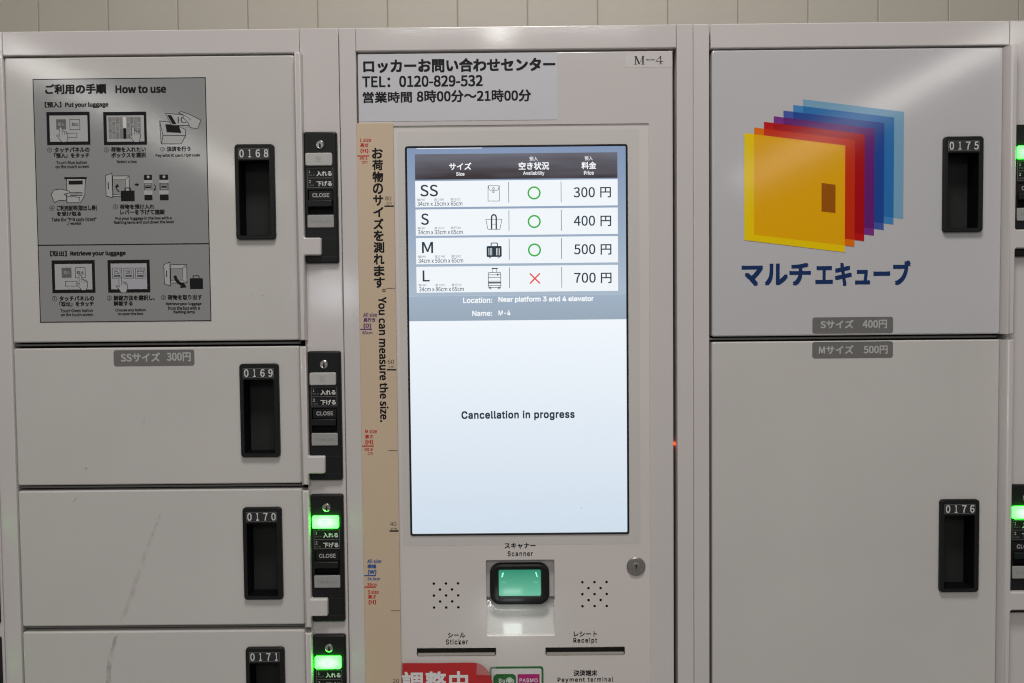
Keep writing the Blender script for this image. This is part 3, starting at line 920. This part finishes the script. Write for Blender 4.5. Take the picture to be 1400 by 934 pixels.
# contact notice
b = B()
b.slab(-18.32, 5.84, 90.26, 98.36, -0.035, 0.0, PAPER, bev=0.012)
y = -0.042
b.text('ロッカーお問い合わせセンター', (-17.73, 97.77), (5.58, 96.08), y, INK, bold=0.035)
b.text('TEL：0120-829-532', (-17.88, 95.73), (-3.25, 94.36), y, INK, bold=0.03)
b.text('営業時間', (-17.86, 93.85), (-11.86, 92.49), y, INK, bold=0.025)
b.text('8時00分～21時00分', (-11.28, 93.98), (2.60, 92.48), y, INK, bold=0.025)
tag(b.build('notice_sheet', org=(-18.32, 0, 90.26)), 'pale notice sheet with large black telephone number and opening hours', 'notice')

# measuring strip
b = B()
b.slab(-18.66, -14.20, 8.0, 90.05, -0.16, 0.0, TAN, bev=0.03)
y = -0.166
for i, ch in enumerate('お荷物のサイズを測れます'):
    w_ = 0.66 if ch not in 'サイズのを' else 0.62
    cz = 86.42 - i * 1.4275
    cx = -16.15
    h_ = 0.66 if ch not in 'イ' else 0.62
    b.text(ch, (cx - w_, cz + h_), (cx + w_, cz - h_), y, INK, bold=0.03)
b.loft([(circ(-15.62, 69.73, 0.21, 16), y), (circ(-15.62, 69.73, 0.11, 16), y - 0.001)], INK, cap1=False)
b.text('You can measure the size.', (-16.33, 68.95), (-15.25, 53.55), y, INK, bold=0.03, turn=True)
for t, a, c, m_, bo in (
    ('L size', (-18.22, 88.26), (-16.87, 87.80), RED_INK, 0.03), ('高さ', (-18.23, 87.66), (-17.24, 87.17), RED_INK, 0.035), ('(H)', (-18.22, 87.00), (-17.24, 86.41), RED_INK, 0.035), ('86.1', (-18.33, 85.99), (-17.37, 85.67), RED_INK, 0.03), ('cm', (-18.06, 85.49), (-17.38, 85.18), RED_INK, 0.03),
    ('80', (-15.29, 81.19), (-14.56, 80.69), INK, -0.008), ('cm', (-15.15, 80.46), (-14.53, 80.18), INK, -0.01),
    ('All size', (-18.20, 67.05), (-16.51, 66.53), PURPLE_INK, 0.03), ('奥行き', (-18.19, 66.42), (-16.72, 65.88), PURPLE_INK, 0.035), ('(D)', (-18.20, 65.75), (-17.24, 65.09), PURPLE_INK, 0.035), ('65cm', (-18.34, 64.77), (-17.10, 64.39), PURPLE_INK, 0.03),
    ('60', (-15.29, 61.24), (-14.52, 60.73), INK, -0.008), ('cm', (-15.13, 60.48), (-14.53, 60.20), INK, -0.01),
    ('M size', (-18.21, 52.67), (-16.74, 52.20), RED_INK, 0.03), ('高さ', (-18.22, 52.04), (-17.25, 51.53), RED_INK, 0.035), ('(H)', (-18.21, 51.41), (-17.24, 50.72), RED_INK, 0.035), ('50.6', (-18.33, 50.37), (-17.30, 50.01), RED_INK, 0.03), ('cm', (-17.93, 49.84), (-17.33, 49.50), RED_INK, 0.03),
    ('40', (-15.30, 41.14), (-14.52, 40.62), INK, -0.008), ('cm', (-15.16, 40.40), (-14.48, 40.06), INK, -0.01),
    ('All size', (-18.20, 36.50), (-16.46, 36.00), BLUE_INK, 0.03), ('横幅', (-18.19, 35.86), (-17.11, 35.34), BLUE_INK, 0.035), ('(W)', (-18.15, 35.20), (-17.09, 34.55), BLUE_INK, 0.035), ('34.5cm', (-18.24, 34.22), (-16.65, 33.85), BLUE_INK, 0.03),
    ('33cm', (-18.25, 33.53), (-17.04, 33.14), RED_INK, 0.03), ('S size', (-18.16, 32.64), (-16.85, 32.14), RED_INK, 0.03), ('高さ', (-18.17, 32.05), (-17.22, 31.55), RED_INK, 0.035), ('(H)', (-18.13, 31.41), (-17.18, 30.76), RED_INK, 0.035),
    ('20', (-15.24, 21.40), (-14.49, 20.87), INK, -0.008)):
    b.text(t, a, c, y, m_, bold=bo)
for z, m_ in ((86.1, RED_INK), (65.0, PURPLE_INK), (50.6, RED_INK), (34.45, BLUE_INK), (33.0, RED_INK)):
    b.rect((-18.6, z + 0.08), (-17.15, z - 0.08), y, m_)
for z in (80, 60, 40, 20):
    b.rect((-15.4, z + 0.09), (-14.25, z - 0.09), y, INK)
for z in (70, 50, 30):
    b.rect((-15.4, z + 0.035), (-14.25, z - 0.035), y, INK)
tag(b.build('measuring_strip', org=(-16.4, 0, 8.0)), 'long beige printed ruler strip for measuring luggage at the left of the screen', 'ruler')

# price labels
def price_label(p0, p1, ta, tb, label):
    b = B()
    b.slab(p0[0], p1[0], p1[1], p0[1], -0.03, 0.0, LABEL, bev=0.012, r=0.3, n=4)
    for t, (a, c) in (ta, tb):
        b.text(t, a, c, -0.036, LABEL_INK, bold=0.025)
    tag(b.build('price_label', org=((p0[0] + p1[0]) / 2, 0, p1[1])), label, 'label', 'grey price labels on the locker doors')
price_label((36.83, 65.93), (46.70, 63.94), ('Sサイズ', ((37.82, 65.59), (41.85, 64.55))), ('400円', ((42.96, 65.57), (45.94, 64.51))), 'grey label for S size 400 yen at the bottom of the logo door')
price_label((36.83, 62.93), (46.70, 60.90), ('Mサイズ', ((37.62, 62.47), (41.87, 61.42))), ('500円', ((43.10, 62.41), (46.05, 61.38))), 'grey label for M size 500 yen on top of door 0176')
price_label((-49.05, 62.72), (-39.10, 60.74), ('SSサイズ', ((-48.17, 62.39), (-43.33, 61.26))), ('300円', ((-42.49, 62.38), (-39.55, 61.27))), 'grey label for SS size 300 yen on top of door 0169')

# red notice, tape, card sign at the lower edge
b = B()
pts = [(-14.13, 23.41), (-9.51, 23.37), (-6.22, 23.41), (-4.81, 23.39), (-4.19, 23.17), (-3.65, 22.75), (-3.23, 22.24), (-2.96, 21.63), (-2.81, 20.71), (-2.75, 18.0), (-2.8, 12.0), (-14.05, 12.0)]
def curl(p):
    return -0.22 - 0.25 * max(0.0, (p[0] + 6.0) / 3.3) ** 2
k = b.mi(REDP)
top_ = pts[:9]
rows = []
nseg = 24
xs = [-14.05 + (11.3) * i / nseg for i in range(nseg + 1)]
def top_z(x):
    for a, c in zip(pts[:9], pts[1:9]):
        if a[0] <= x <= c[0]:
            return a[1] + (c[1] - a[1]) * (x - a[0]) / max(1e-6, c[0] - a[0])
    return pts[8][1] if x > pts[8][0] else pts[0][1]
for x in xs:
    zt = top_z(x)
    rows.append([b.bm.verts.new((x, curl((x, 0)), zt + (12.0 - zt) * j / 6)) for j in range(7)])
for r0, r1 in zip(rows, rows[1:]):
    for j in range(6):
        b.bm.faces.new((r0[j], r0[j + 1], r1[j + 1], r1[j])).material_index = k
for ch, a, c in (('調', (-14.09, 22.33), (-11.50, 19.71)), ('整', (-11.21, 22.33), (-8.61, 19.74)), ('中', (-8.24, 22.34), (-5.87, 19.72))):
    b.text(ch, a, c, -0.232, CARDW, bold=0.025)
tag(b.build('paper_sign', org=(-8.4, 0, 12.0)), 'red paper sign with large white characters taped under the sticker slot', 'sign')

b = B()
zig = [(-4.73, 24.19), (-2.38, 24.30), (-2.39, 21.95)]
n = 14
(zx0, zz0), (zx1, zz1) = (-2.39, 21.91), (-4.80, 22.03)
for i in range(1, n):
    t = i / n
    zig.append((zx0 + (zx1 - zx0) * t, zz0 + (zz1 - zz0) * t + (0.05 if i % 2 else -0.05)))
zig.append((-4.80, 22.03))
b.fill(zig, -0.62, CLEAR)
tag(b.build('adhesive_tape', org=(-3.5, 0, 22.0)), 'clear tape patch holding the corner of the red sign', 'tape')

b = B()
b.slab(-3.20, 3.52, 13.5, 22.74, 0.07, FY, CARDG, bev=0.01, r=0.35, n=4)
b.fill(rr(-2.95, 3.27, 13.75, 22.49, 0.2, 4), 0.062, SHEET)
b.fill(rr(-2.74, 0.10, 20.0, 21.82, 0.5, 5), 0.056, CARDG)
b.rect((0.28, 21.78), (3.04, 20.2), 0.056, CARDM)
for i, (cx, cz, r_) in enumerate(((-2.35, 21.6, 0.05), (-2.1, 21.68, 0.05), (-1.85, 21.65, 0.06), (-1.55, 21.68, 0.06), (-2.5, 21.35, 0.05), (-2.25, 21.42, 0.05), (-2.0, 21.42, 0.05), (-1.7, 21.42, 0.06), (-2.55, 21.1, 0.05), (-2.3, 21.12, 0.05))):
    b.fill(circ(cx, cz, r_, 10), 0.050, INK)
b.fill(circ(-0.70, 21.05, 0.36, 16), 0.051, mat('card_pale_green', (0.45, 0.6, 0.45), 0.4))
b.text('Suica', (-2.09, 21.26), (-0.15, 20.72), 0.046, CARDW, bold=0.02, spacing=1.15, font=GROTESK)
b.text('PASMO', (0.53, 21.24), (2.79, 20.74), 0.050, CARDW, bold=0.02, spacing=1.1, font=GROTESK)
tag(b.build('card_sign', org=(0.15, 0, 13.5)), 'white card sign with green border showing a green and a magenta logo', 'sign')

# ---------------------------------------------------------------- instruction sign on door 0168
SYN = -0.03
sign = B()
sg = [(-58.02, 95.86), (-36.88, 95.78), (-36.92, 66.22), (-57.90, 66.18)]
sign.slab(-57.98, -36.90, 66.20, 95.82, SYN, 0.0, SIGN, bev=0.01)
sign.outline((-57.93, 95.77), (-36.95, 66.25), 0.10, SYN - 0.005, INK)
sign.rect((-57.95, 75.74), (-36.95, 75.60), SYN - 0.005, INK)
y = SYN - 0.006
JP, EN = 0.034, 0.034
for t, a, c, bo in (
    ('ご利用の手順', (-56.48, 95.18), (-49.00, 93.94), 0.04), ('How to use', (-47.92, 94.95), (-41.74, 93.98), 0.045),
    ('【預入】', (-56.60, 93.05), (-54.55, 92.35), 0.03), ('Put your luggage', (-54.12, 92.98), (-48.82, 92.24), 0.04),
    ('①', (-56.44, 87.53), (-55.87, 86.94), 0.004), ('タッチパネルの', (-55.57, 87.55), (-51.27, 86.91), JP), ('「預入」をタッチ', (-55.64, 86.86), (-51.31, 86.25), JP),
    ('Touch Blue button', (-55.39, 85.91), (-51.66, 85.50), EN), ('on the touch screen', (-55.50, 85.41), (-51.42, 85.00), EN),
    ('②', (-49.53, 87.48), (-48.93, 86.89), 0.004), ('荷物を入れたい', (-48.68, 87.52), (-44.40, 86.89), JP), ('ボックスを選択', (-48.65, 86.84), (-44.40, 86.20), JP), ('Select a box', (-48.01, 85.94), (-45.54, 85.55), EN),
    ('③', (-42.67, 87.48), (-42.08, 86.93), 0.004), ('決済を行う', (-41.84, 87.52), (-38.96, 86.90), JP), ('Pay with IC card / QR code', (-43.24, 86.62), (-37.79, 86.18), EN),
    ('④', (-56.39, 80.48), (-55.78, 79.88), 0.004), ('ご利用証明(取出し券)', (-55.51, 80.50), (-50.58, 79.78), JP), ('を受け取る', (-55.51, 79.77), (-52.53, 79.19), JP),
    ('Take the "PIN code ticket"', (-56.18, 79.04), (-50.66, 78.55), EN), ('/ receipt', (-54.28, 78.49), (-52.52, 78.06), EN),
    ('⑤', (-48.60, 80.56), (-48.02, 79.96), 0.004), ('荷物を預け入れ', (-47.79, 80.56), (-43.53, 79.94), JP), ('レバーを下げて施錠', (-47.74, 79.92), (-42.28, 79.27), JP),
    ('Put your luggage in the box with a', (-48.36, 79.05), (-41.47, 78.57), EN), ('flashing lamp and pull down the lever', (-48.58, 78.57), (-41.16, 78.09), EN),
    ('【取出】', (-56.49, 74.99), (-54.43, 74.30), 0.03), ('Retrieve your luggage', (-54.02, 74.94), (-47.21, 74.21), 0.04),
    ('①', (-56.40, 69.44), (-55.80, 68.81), 0.004), ('タッチパネルの', (-55.52, 69.45), (-51.24, 68.81), JP), ('「取出」をタッチ', (-55.54, 68.76), (-51.30, 68.15), JP),
    ('Touch Green button', (-55.43, 67.86), (-51.46, 67.43), EN), ('on the touch screen', (-55.40, 67.35), (-51.41, 66.95), EN),
    ('②', (-49.69, 69.44), (-49.09, 68.84), 0.004), ('解錠方法を選択し、', (-48.86, 69.46), (-43.75, 68.81), JP), ('解錠する', (-48.86, 68.77), (-46.52, 68.17), JP),
    ('Choose any button', (-48.68, 67.84), (-44.94, 67.39), EN), ('to open the box', (-48.36, 67.36), (-45.25, 66.93), EN),
    ('③', (-43.01, 69.45), (-42.43, 68.87), 0.004), ('荷物を取り出す', (-42.21, 69.46), (-37.97, 68.82), JP),
    ('Retrieve your luggage', (-42.44, 68.54), (-38.06, 68.09), EN), ('from the box with a', (-42.19, 68.06), (-38.28, 67.60), EN), ('flashing lamp', (-41.56, 67.54), (-38.91, 67.08), EN)):
    sign.text(t, a, c, y, INK, bold=bo)
sign = tag(sign.build('instruction_sign', org=(-47.45, 0, 66.2)), 'grey how to use sign with black line drawings on the upper left locker door', 'sign')

LW = 0.075
ZS = 100 / 389.17 / 11.14 * 1.0 * 10 / 10    # drawing step: one drafting unit in centimetres
U_ = 1 / 3.8917 / 11.14
def hand(b, tip, y):
    pts = [(-7, 5), (-4, -1), (4, -1), (7, 5), (8, 22), (15, 20), (20, 25), (27, 24), (30, 30), (36, 32), (38, 45), (35, 65), (29, 79), (5, 79), (-5, 65), (-22, 45), (-19, 39), (-12, 42), (-6, 50)]
    pts = [(tip[0] + px * U_, tip[1] - pz * U_) for px, pz in pts]
    b.fill(pts, y, SIGN_LIGHT)
    b.stroke(pts, 0.06, y - 0.001, INK, closed=True)
    for dx in (8, 20, 30):
        b.stroke([(tip[0] + dx * U_, tip[1] - 24 * U_), (tip[0] + dx * U_, tip[1] - 40 * U_)], 0.05, y - 0.0015, INK)

def monitor(o0, o1, i0, i1, inside, label):
    b = B()
    b.rect(o0, o1, y, INK)
    b.rect(i0, i1, y - 0.002, inside)
    return b

def done(b, label):
    tag(b.build('pictogram', sign), label)

y = SYN - 0.006
b = monitor((-56.43, 91.82), (-51.15, 87.82), (-56.07, 91.39), (-51.44, 88.23), SIGN_LIGHT, '')
b.rect((-55.26, 90.93), (-54.06, 89.69), y - 0.004, SIGN_MID); b.text('預入', (-55.07, 90.54), (-54.25, 90.10), y - 0.006, SIGN_LIGHT)
b.outline((-53.59, 90.91), (-52.38, 89.67), 0.06, y - 0.004, INK); b.text('取出', (-53.37, 90.52), (-52.56, 90.08), y - 0.006, INK, bold=0.01)
b.outline((-54.19, 89.24), (-52.78, 88.70), 0.06, y - 0.004, INK)
hand(b, (-54.74, 89.99), y - 0.007)
done(b, 'drawing of a hand touching the left of two buttons on a screen')

b = monitor((-49.50, 91.75), (-44.24, 87.75), (-49.10, 91.32), (-44.55, 88.16), SIGN_LIGHT, '')
SIGN_TINT = [mat('sign_tint', (t_,) * 3, 0.3) for t_ in (0.19, 0.23)]
g0, g1 = (-48.88, 91.11), (-44.91, 88.44)
gw = (g1[0] - g0[0]) / 9
for i in range(9):
    nr = (4, 5, 3, 2, 2, 4, 3, 2, 4)[i]
    for j in range(nr):
        za = g0[1] + (g1[1] - g0[1]) * j / nr
        zb = g0[1] + (g1[1] - g0[1]) * (j + 1) / nr
        if i == 4:
            m_ = SHEET if j == 0 else INK
        else:
            m_ = SIGN_TINT[(i * 3 + j) % 2]
        b.rect((g0[0] + i * gw, za), (g0[0] + (i + 1) * gw - 0.04, zb + 0.05), y - 0.004, m_)
hand(b, (-45.91, 89.90), y - 0.007)
done(b, 'drawing of a hand choosing a box in a grid of lockers')

b = B()
body = [(-42.63, 90.59), (-41.38, 90.44), (-39.49, 89.54), (-39.51, 88.81), (-40.06, 87.82), (-42.52, 87.84)]
b.fill(body, y, SIGN_LIGHT); b.stroke(body, LW, y - 0.001, INK, closed=True)
b.stroke([(-42.63, 90.59), (-42.26, 88.84), (-39.51, 88.81)], LW, y - 0.002, INK); b.stroke([(-42.26, 88.84), (-42.47, 87.89)], LW, y - 0.003, INK)
b.fill([(-41.95, 90.20), (-40.35, 90.14), (-40.01, 89.13), (-41.80, 89.24)], y - 0.004, INK)
card = [(-41.88, 91.49), (-39.41, 91.31), (-38.70, 90.03), (-41.18, 90.05)]
b.fill(card, y - 0.005, SIGN_LIGHT); b.stroke(card, LW, y - 0.006, INK, closed=True)
b.fill([(-41.70, 91.33), (-41.19, 91.28), (-40.58, 90.18), (-41.08, 90.19)], y - 0.007, INK)
b.text('IC', (-40.42, 91.09), (-39.34, 90.31), y - 0.007, INK, bold=-0.01)
hd = [(-40.32, 91.56), (-39.95, 91.70), (-39.04, 91.39), (-37.59, 90.65), (-38.03, 89.61), (-38.89, 89.76), (-39.20, 90.40), (-39.74, 90.95), (-39.77, 91.36)]
b.fill(hd, y - 0.008, SIGN_LIGHT); b.stroke(hd, LW, y - 0.009, INK, closed=True)
b.stroke([(-39.73, 91.31), (-39.18, 91.03), (-38.78, 90.66)], 0.05, y - 0.010, INK)
done(b, 'drawing of a hand holding a card over a reader')

b = B()
b.rect((-54.46, 83.93), (-51.73, 83.66), y, INK)
tk = [(-54.19, 83.73), (-51.89, 83.70), (-52.02, 81.81), (-52.19, 81.40), (-52.60, 80.81), (-54.23, 80.83)]
b.fill(tk, y - 0.002, SIGN_LIGHT); b.stroke(tk, LW, y - 0.003, INK, closed=True)
b.rect((-53.95, 83.50), (-52.23, 83.02), y - 0.004, INK)
for a, c in (((-53.80, 82.08), (-52.29, 82.00)), ((-53.81, 81.92), (-52.29, 81.84)), ((-53.81, 81.74), (-52.30, 81.65))):
    b.rect(a, c, y - 0.004, INK)
b.stroke([(-54.21, 81.56), (-53.22, 81.55), (-52.65, 81.43), (-52.78, 80.81)], 0.06, y - 0.005, INK)
hd = [(-56.14, 81.85), (-55.73, 82.40), (-54.92, 82.48), (-53.98, 82.26), (-53.85, 82.10), (-53.99, 81.97), (-54.59, 81.88), (-54.28, 81.65), (-54.24, 81.38), (-54.34, 81.06), (-55.07, 81.16), (-55.77, 80.87)]
b.fill(hd, y - 0.006, SIGN_LIGHT); b.stroke(hd, LW, y - 0.007, INK, closed=True)
done(b, 'drawing of a hand taking a printed ticket')

def open_box(b, dq, o0, o1, i0, i1):
    b.rect(o0, o1, y, SIGN_LIGHT); b.outline(o0, o1, LW, y - 0.001, INK)
    b.rect(i0, i1, y - 0.0015, SIGN); b.outline(i0, i1, 0.05, y - 0.002, INK)
    for p, q in (((o0[0], o0[1]), (i0[0], i0[1])), ((o1[0], o0[1]), (i1[0], i0[1])), ((o1[0], o1[1]), (i1[0], i1[1])), ((o0[0], o1[1]), (i0[0], i1[1]))):
        b.stroke([p, q], 0.05, y - 0.0025, INK)
    b.fill(dq, y - 0.003, SIGN_LIGHT); b.stroke(dq, LW, y - 0.004, INK, closed=True)

b = B()
open_box(b, [(-49.42, 84.07), (-48.63, 84.35), (-48.60, 81.36), (-49.40, 81.60)], (-48.55, 84.01), (-46.55, 81.53), (-48.56, 83.56), (-47.00, 81.76))
b.rect((-49.17, 83.27), (-49.05, 82.42), y - 0.005, INK)
b.rect((-47.61, 82.22), (-45.92, 80.93), y - 0.006, INK, r=0.05); b.outline((-47.09, 82.54), (-46.39, 82.12), 0.11, y - 0.005, INK, r=0.08)
b.stroke([(-47.78, 82.04), (-48.04, 82.34), (-48.13, 82.68)], 0.13, y - 0.007, INK)
b.fill([(-48.36, 82.60), (-47.80, 82.68), (-47.98, 83.09)], y - 0.008, INK)
b.rect((-45.89, 83.03), (-45.59, 82.84), y - 0.004, INK); b.fill([(-45.63, 83.16), (-45.34, 82.93), (-45.64, 82.70)], y - 0.004, INK)
for (p0, p1, c0, bands) in (((-44.73, 84.11), (-43.75, 81.02), (-44.21, 83.85), ((-44.75, 83.47), (-43.70, 83.10), (-44.67, 83.06), (-43.81, 82.27), (-44.78, 82.24), (-43.74, 81.68))),
                            ((-42.84, 84.11), (-41.77, 81.00), (-42.28, 83.86), ((-42.86, 83.47), (-41.72, 83.10), (-42.73, 83.04), (-41.86, 82.30), (-42.89, 82.22), (-41.76, 81.71)))):
    b.rect(p0, p1, y, INK)
    b.fill(circ(*c0, 0.17, 14), y - 0.002, SIGN_LIGHT)
    b.rect(bands[0], bands[1], y - 0.002, SIGN_LIGHT)
    b.rect(bands[2], bands[3], y - 0.002, SIGN)
    b.rect(bands[4], bands[5], y - 0.002, SIGN_LIGHT)
for a, c in (((-44.60, 82.83), (-43.87, 82.78)), ((-44.61, 82.69), (-43.88, 82.50)), ((-42.65, 82.90), (-41.91, 82.85)), ((-42.60, 82.74), (-41.97, 82.53))):
    b.rect(a, c, y - 0.004, INK)
b.stroke([(-43.52, 82.91), (-43.32, 82.70), (-43.35, 82.41)], 0.10, y - 0.002, INK)
b.fill([(-43.58, 82.46), (-43.23, 82.36), (-43.54, 82.14)], y - 0.003, INK)
done(b, 'drawing of a suitcase going into a locker and of two lock levers')

b = monitor((-56.34, 73.81), (-51.05, 69.80), (-55.98, 73.35), (-51.41, 70.22), SIGN_LIGHT, '')
b.rect((-55.14, 72.90), (-53.93, 71.67), y - 0.004, SIGN_MID); b.text('預入', (-54.92, 72.51), (-54.13, 72.07), y - 0.006, SIGN_LIGHT)
b.outline((-53.45, 72.89), (-52.24, 71.66), 0.06, y - 0.004, INK); b.text('取出', (-53.26, 72.50), (-52.44, 72.05), y - 0.006, INK, bold=0.01)
b.outline((-54.70, 71.24), (-53.27, 70.65), 0.06, y - 0.004, INK)
hand(b, (-52.86, 71.94), y - 0.007)
done(b, 'drawing of a hand touching the right of two buttons on a screen')

b = monitor((-49.48, 73.79), (-44.30, 69.78), (-49.10, 73.35), (-44.68, 70.20), SIGN_BLUE, '')
for a, c, d_, e_ in (((-48.91, 72.80), (-47.76, 71.57), (-48.68, 72.57), (-47.96, 72.10)), ((-47.50, 72.78), (-46.33, 71.55), (-47.25, 72.55), (-46.57, 72.08)), ((-46.07, 72.77), (-44.90, 71.54), (-45.84, 72.54), (-45.09, 72.07))):
    b.outline(a, c, 0.06, y - 0.004, INK)
    b.outline(d_, e_, 0.05, y - 0.004, INK)
for a, c in (((-48.75, 71.92), (-47.94, 71.75)), ((-47.32, 71.91), (-46.51, 71.74)), ((-45.88, 71.89), (-45.06, 71.72)), ((-48.55, 72.40), (-48.27, 72.33)), ((-48.37, 72.24), (-48.09, 72.17)), ((-47.09, 72.39), (-46.73, 72.32)), ((-47.10, 72.23), (-46.73, 72.16)), ((-45.80, 72.42), (-45.13, 72.35))):
    b.rect(a, c, y - 0.005, INK)
hand(b, (-47.97, 71.59), y - 0.007)
done(b, 'drawing of a hand choosing one of three buttons')

b = B()
open_box(b, [(-42.57, 73.15), (-41.83, 73.49), (-41.83, 70.54), (-42.54, 70.80)], (-41.79, 73.14), (-39.77, 70.91), (-41.75, 72.66), (-40.27, 71.24))
b.rect((-42.31, 72.43), (-42.20, 71.63), y - 0.005, INK)
b.stroke([(-41.25, 71.80), (-41.10, 71.34), (-40.83, 70.97), (-40.37, 70.69)], 0.38, y - 0.006, INK)
b.fill([(-40.66, 70.28), (-40.27, 71.10), (-39.83, 70.36)], y - 0.007, INK)
b.rect((-39.43, 71.46), (-37.82, 70.14), y - 0.004, INK, r=0.05); b.outline((-39.01, 71.76), (-38.28, 71.36), 0.11, y - 0.003, INK, r=0.08)
done(b, 'drawing of a suitcase taken out of an open locker')

# ---------------------------------------------------------------- wear: scuffs and specks on the doors
def scuff_mat(rgb, a):
    m = mat('scuff', rgb, 0.6)
    nt = m.node_tree
    p = nt.nodes['Principled BSDF']
    tc = nt.nodes.new('ShaderNodeTexCoord')
    n = nt.nodes.new('ShaderNodeTexNoise')
    n.inputs['Scale'].default_value = 85
    n.inputs['Detail'].default_value = 4
    nt.links.new(tc.outputs['Object'], n.inputs['Vector'])
    r = nt.nodes.new('ShaderNodeMapRange')
    r.inputs['From Min'].default_value = 0.36
    r.inputs['From Max'].default_value = 0.72
    r.inputs['To Min'].default_value = 0.0
    r.inputs['To Max'].default_value = a
    nt.links.new(n.outputs['Fac'], r.inputs['Value'])
    nt.links.new(r.outputs[0], p.inputs['Alpha'])
    return m
def ribbon(b, pts, ws, m, y=-0.012):
    k = b.mi(m)
    vs = []
    for i, p in enumerate(pts):
        a = pts[max(0, i - 1)]; c = pts[min(len(pts) - 1, i + 1)]
        d = Vector((c[0] - a[0], c[1] - a[1])).normalized()
        vs.append((b.bm.verts.new((p[0] - d.y * ws[i] / 2, y, p[1] + d.x * ws[i] / 2)), b.bm.verts.new((p[0] + d.y * ws[i] / 2, y, p[1] - d.x * ws[i] / 2))))
    for q0, q1 in zip(vs, vs[1:]):
        b.bm.faces.new((q0[0], q1[0], q1[1], q0[1])).material_index = k
SC1 = scuff_mat((0.40, 0.30, 0.27), 0.20)
SC2 = scuff_mat((0.31, 0.24, 0.22), 0.42)
DOT = mat('dirt_speck', (0.12, 0.10, 0.09), 0.7)
b = B()
ribbon(b, [(-43.63, 42.78), (-44.50, 40.59), (-45.66, 37.85), (-46.84, 34.56), (-47.84, 31.62), (-48.81, 29.32), (-49.11, 28.30)], (0.1, 0.3, 0.5, 0.55, 0.6, 0.6, 0.4), SC1)
ribbon(b, [(-54.12, 44.43), (-54.59, 43.88)], (0.04, 0.02), DOT)
b.build('scuff_mark', ldoors[2])
b = B()
ribbon(b, [(-49.42, 27.20), (-49.79, 26.83), (-50.20, 25.35), (-50.61, 23.87), (-50.83, 22.39), (-50.87, 21.09), (-50.75, 18.67)], (0.15, 0.35, 0.45, 0.6, 0.65, 0.6, 0.5), SC2)
b.build('scuff_mark', ldoors[3])
def speck(d, p, r_):
    b = B()
    b.fill([(p[0] + r_ * (1 + 0.4 * math.sin(3 * t_ + p[0])) * math.cos(t_ * 0.785), p[1] + r_ * 0.7 * math.sin(t_ * 0.785)) for t_ in range(8)], -0.011, DOT)
    b.build('dirt_speck', d)
for p, r_ in (((-52.79, 48.07), 0.09), ((-52.92, 48.25), 0.05)):
    speck(ldoors[1], p, r_)
for p, r_ in (((-31.80, 69.25), 0.05), ((-30.41, 69.23), 0.06), ((-30.81, 69.19), 0.035)):
    speck(ldoors[0], p, r_)
b = B()
ribbon(b, [(-45.30, 55.09), (-45.51, 54.00), (-45.90, 52.83)], (0.02, 0.05, 0.02), SC2)
b.build('scuff_mark', ldoors[1])
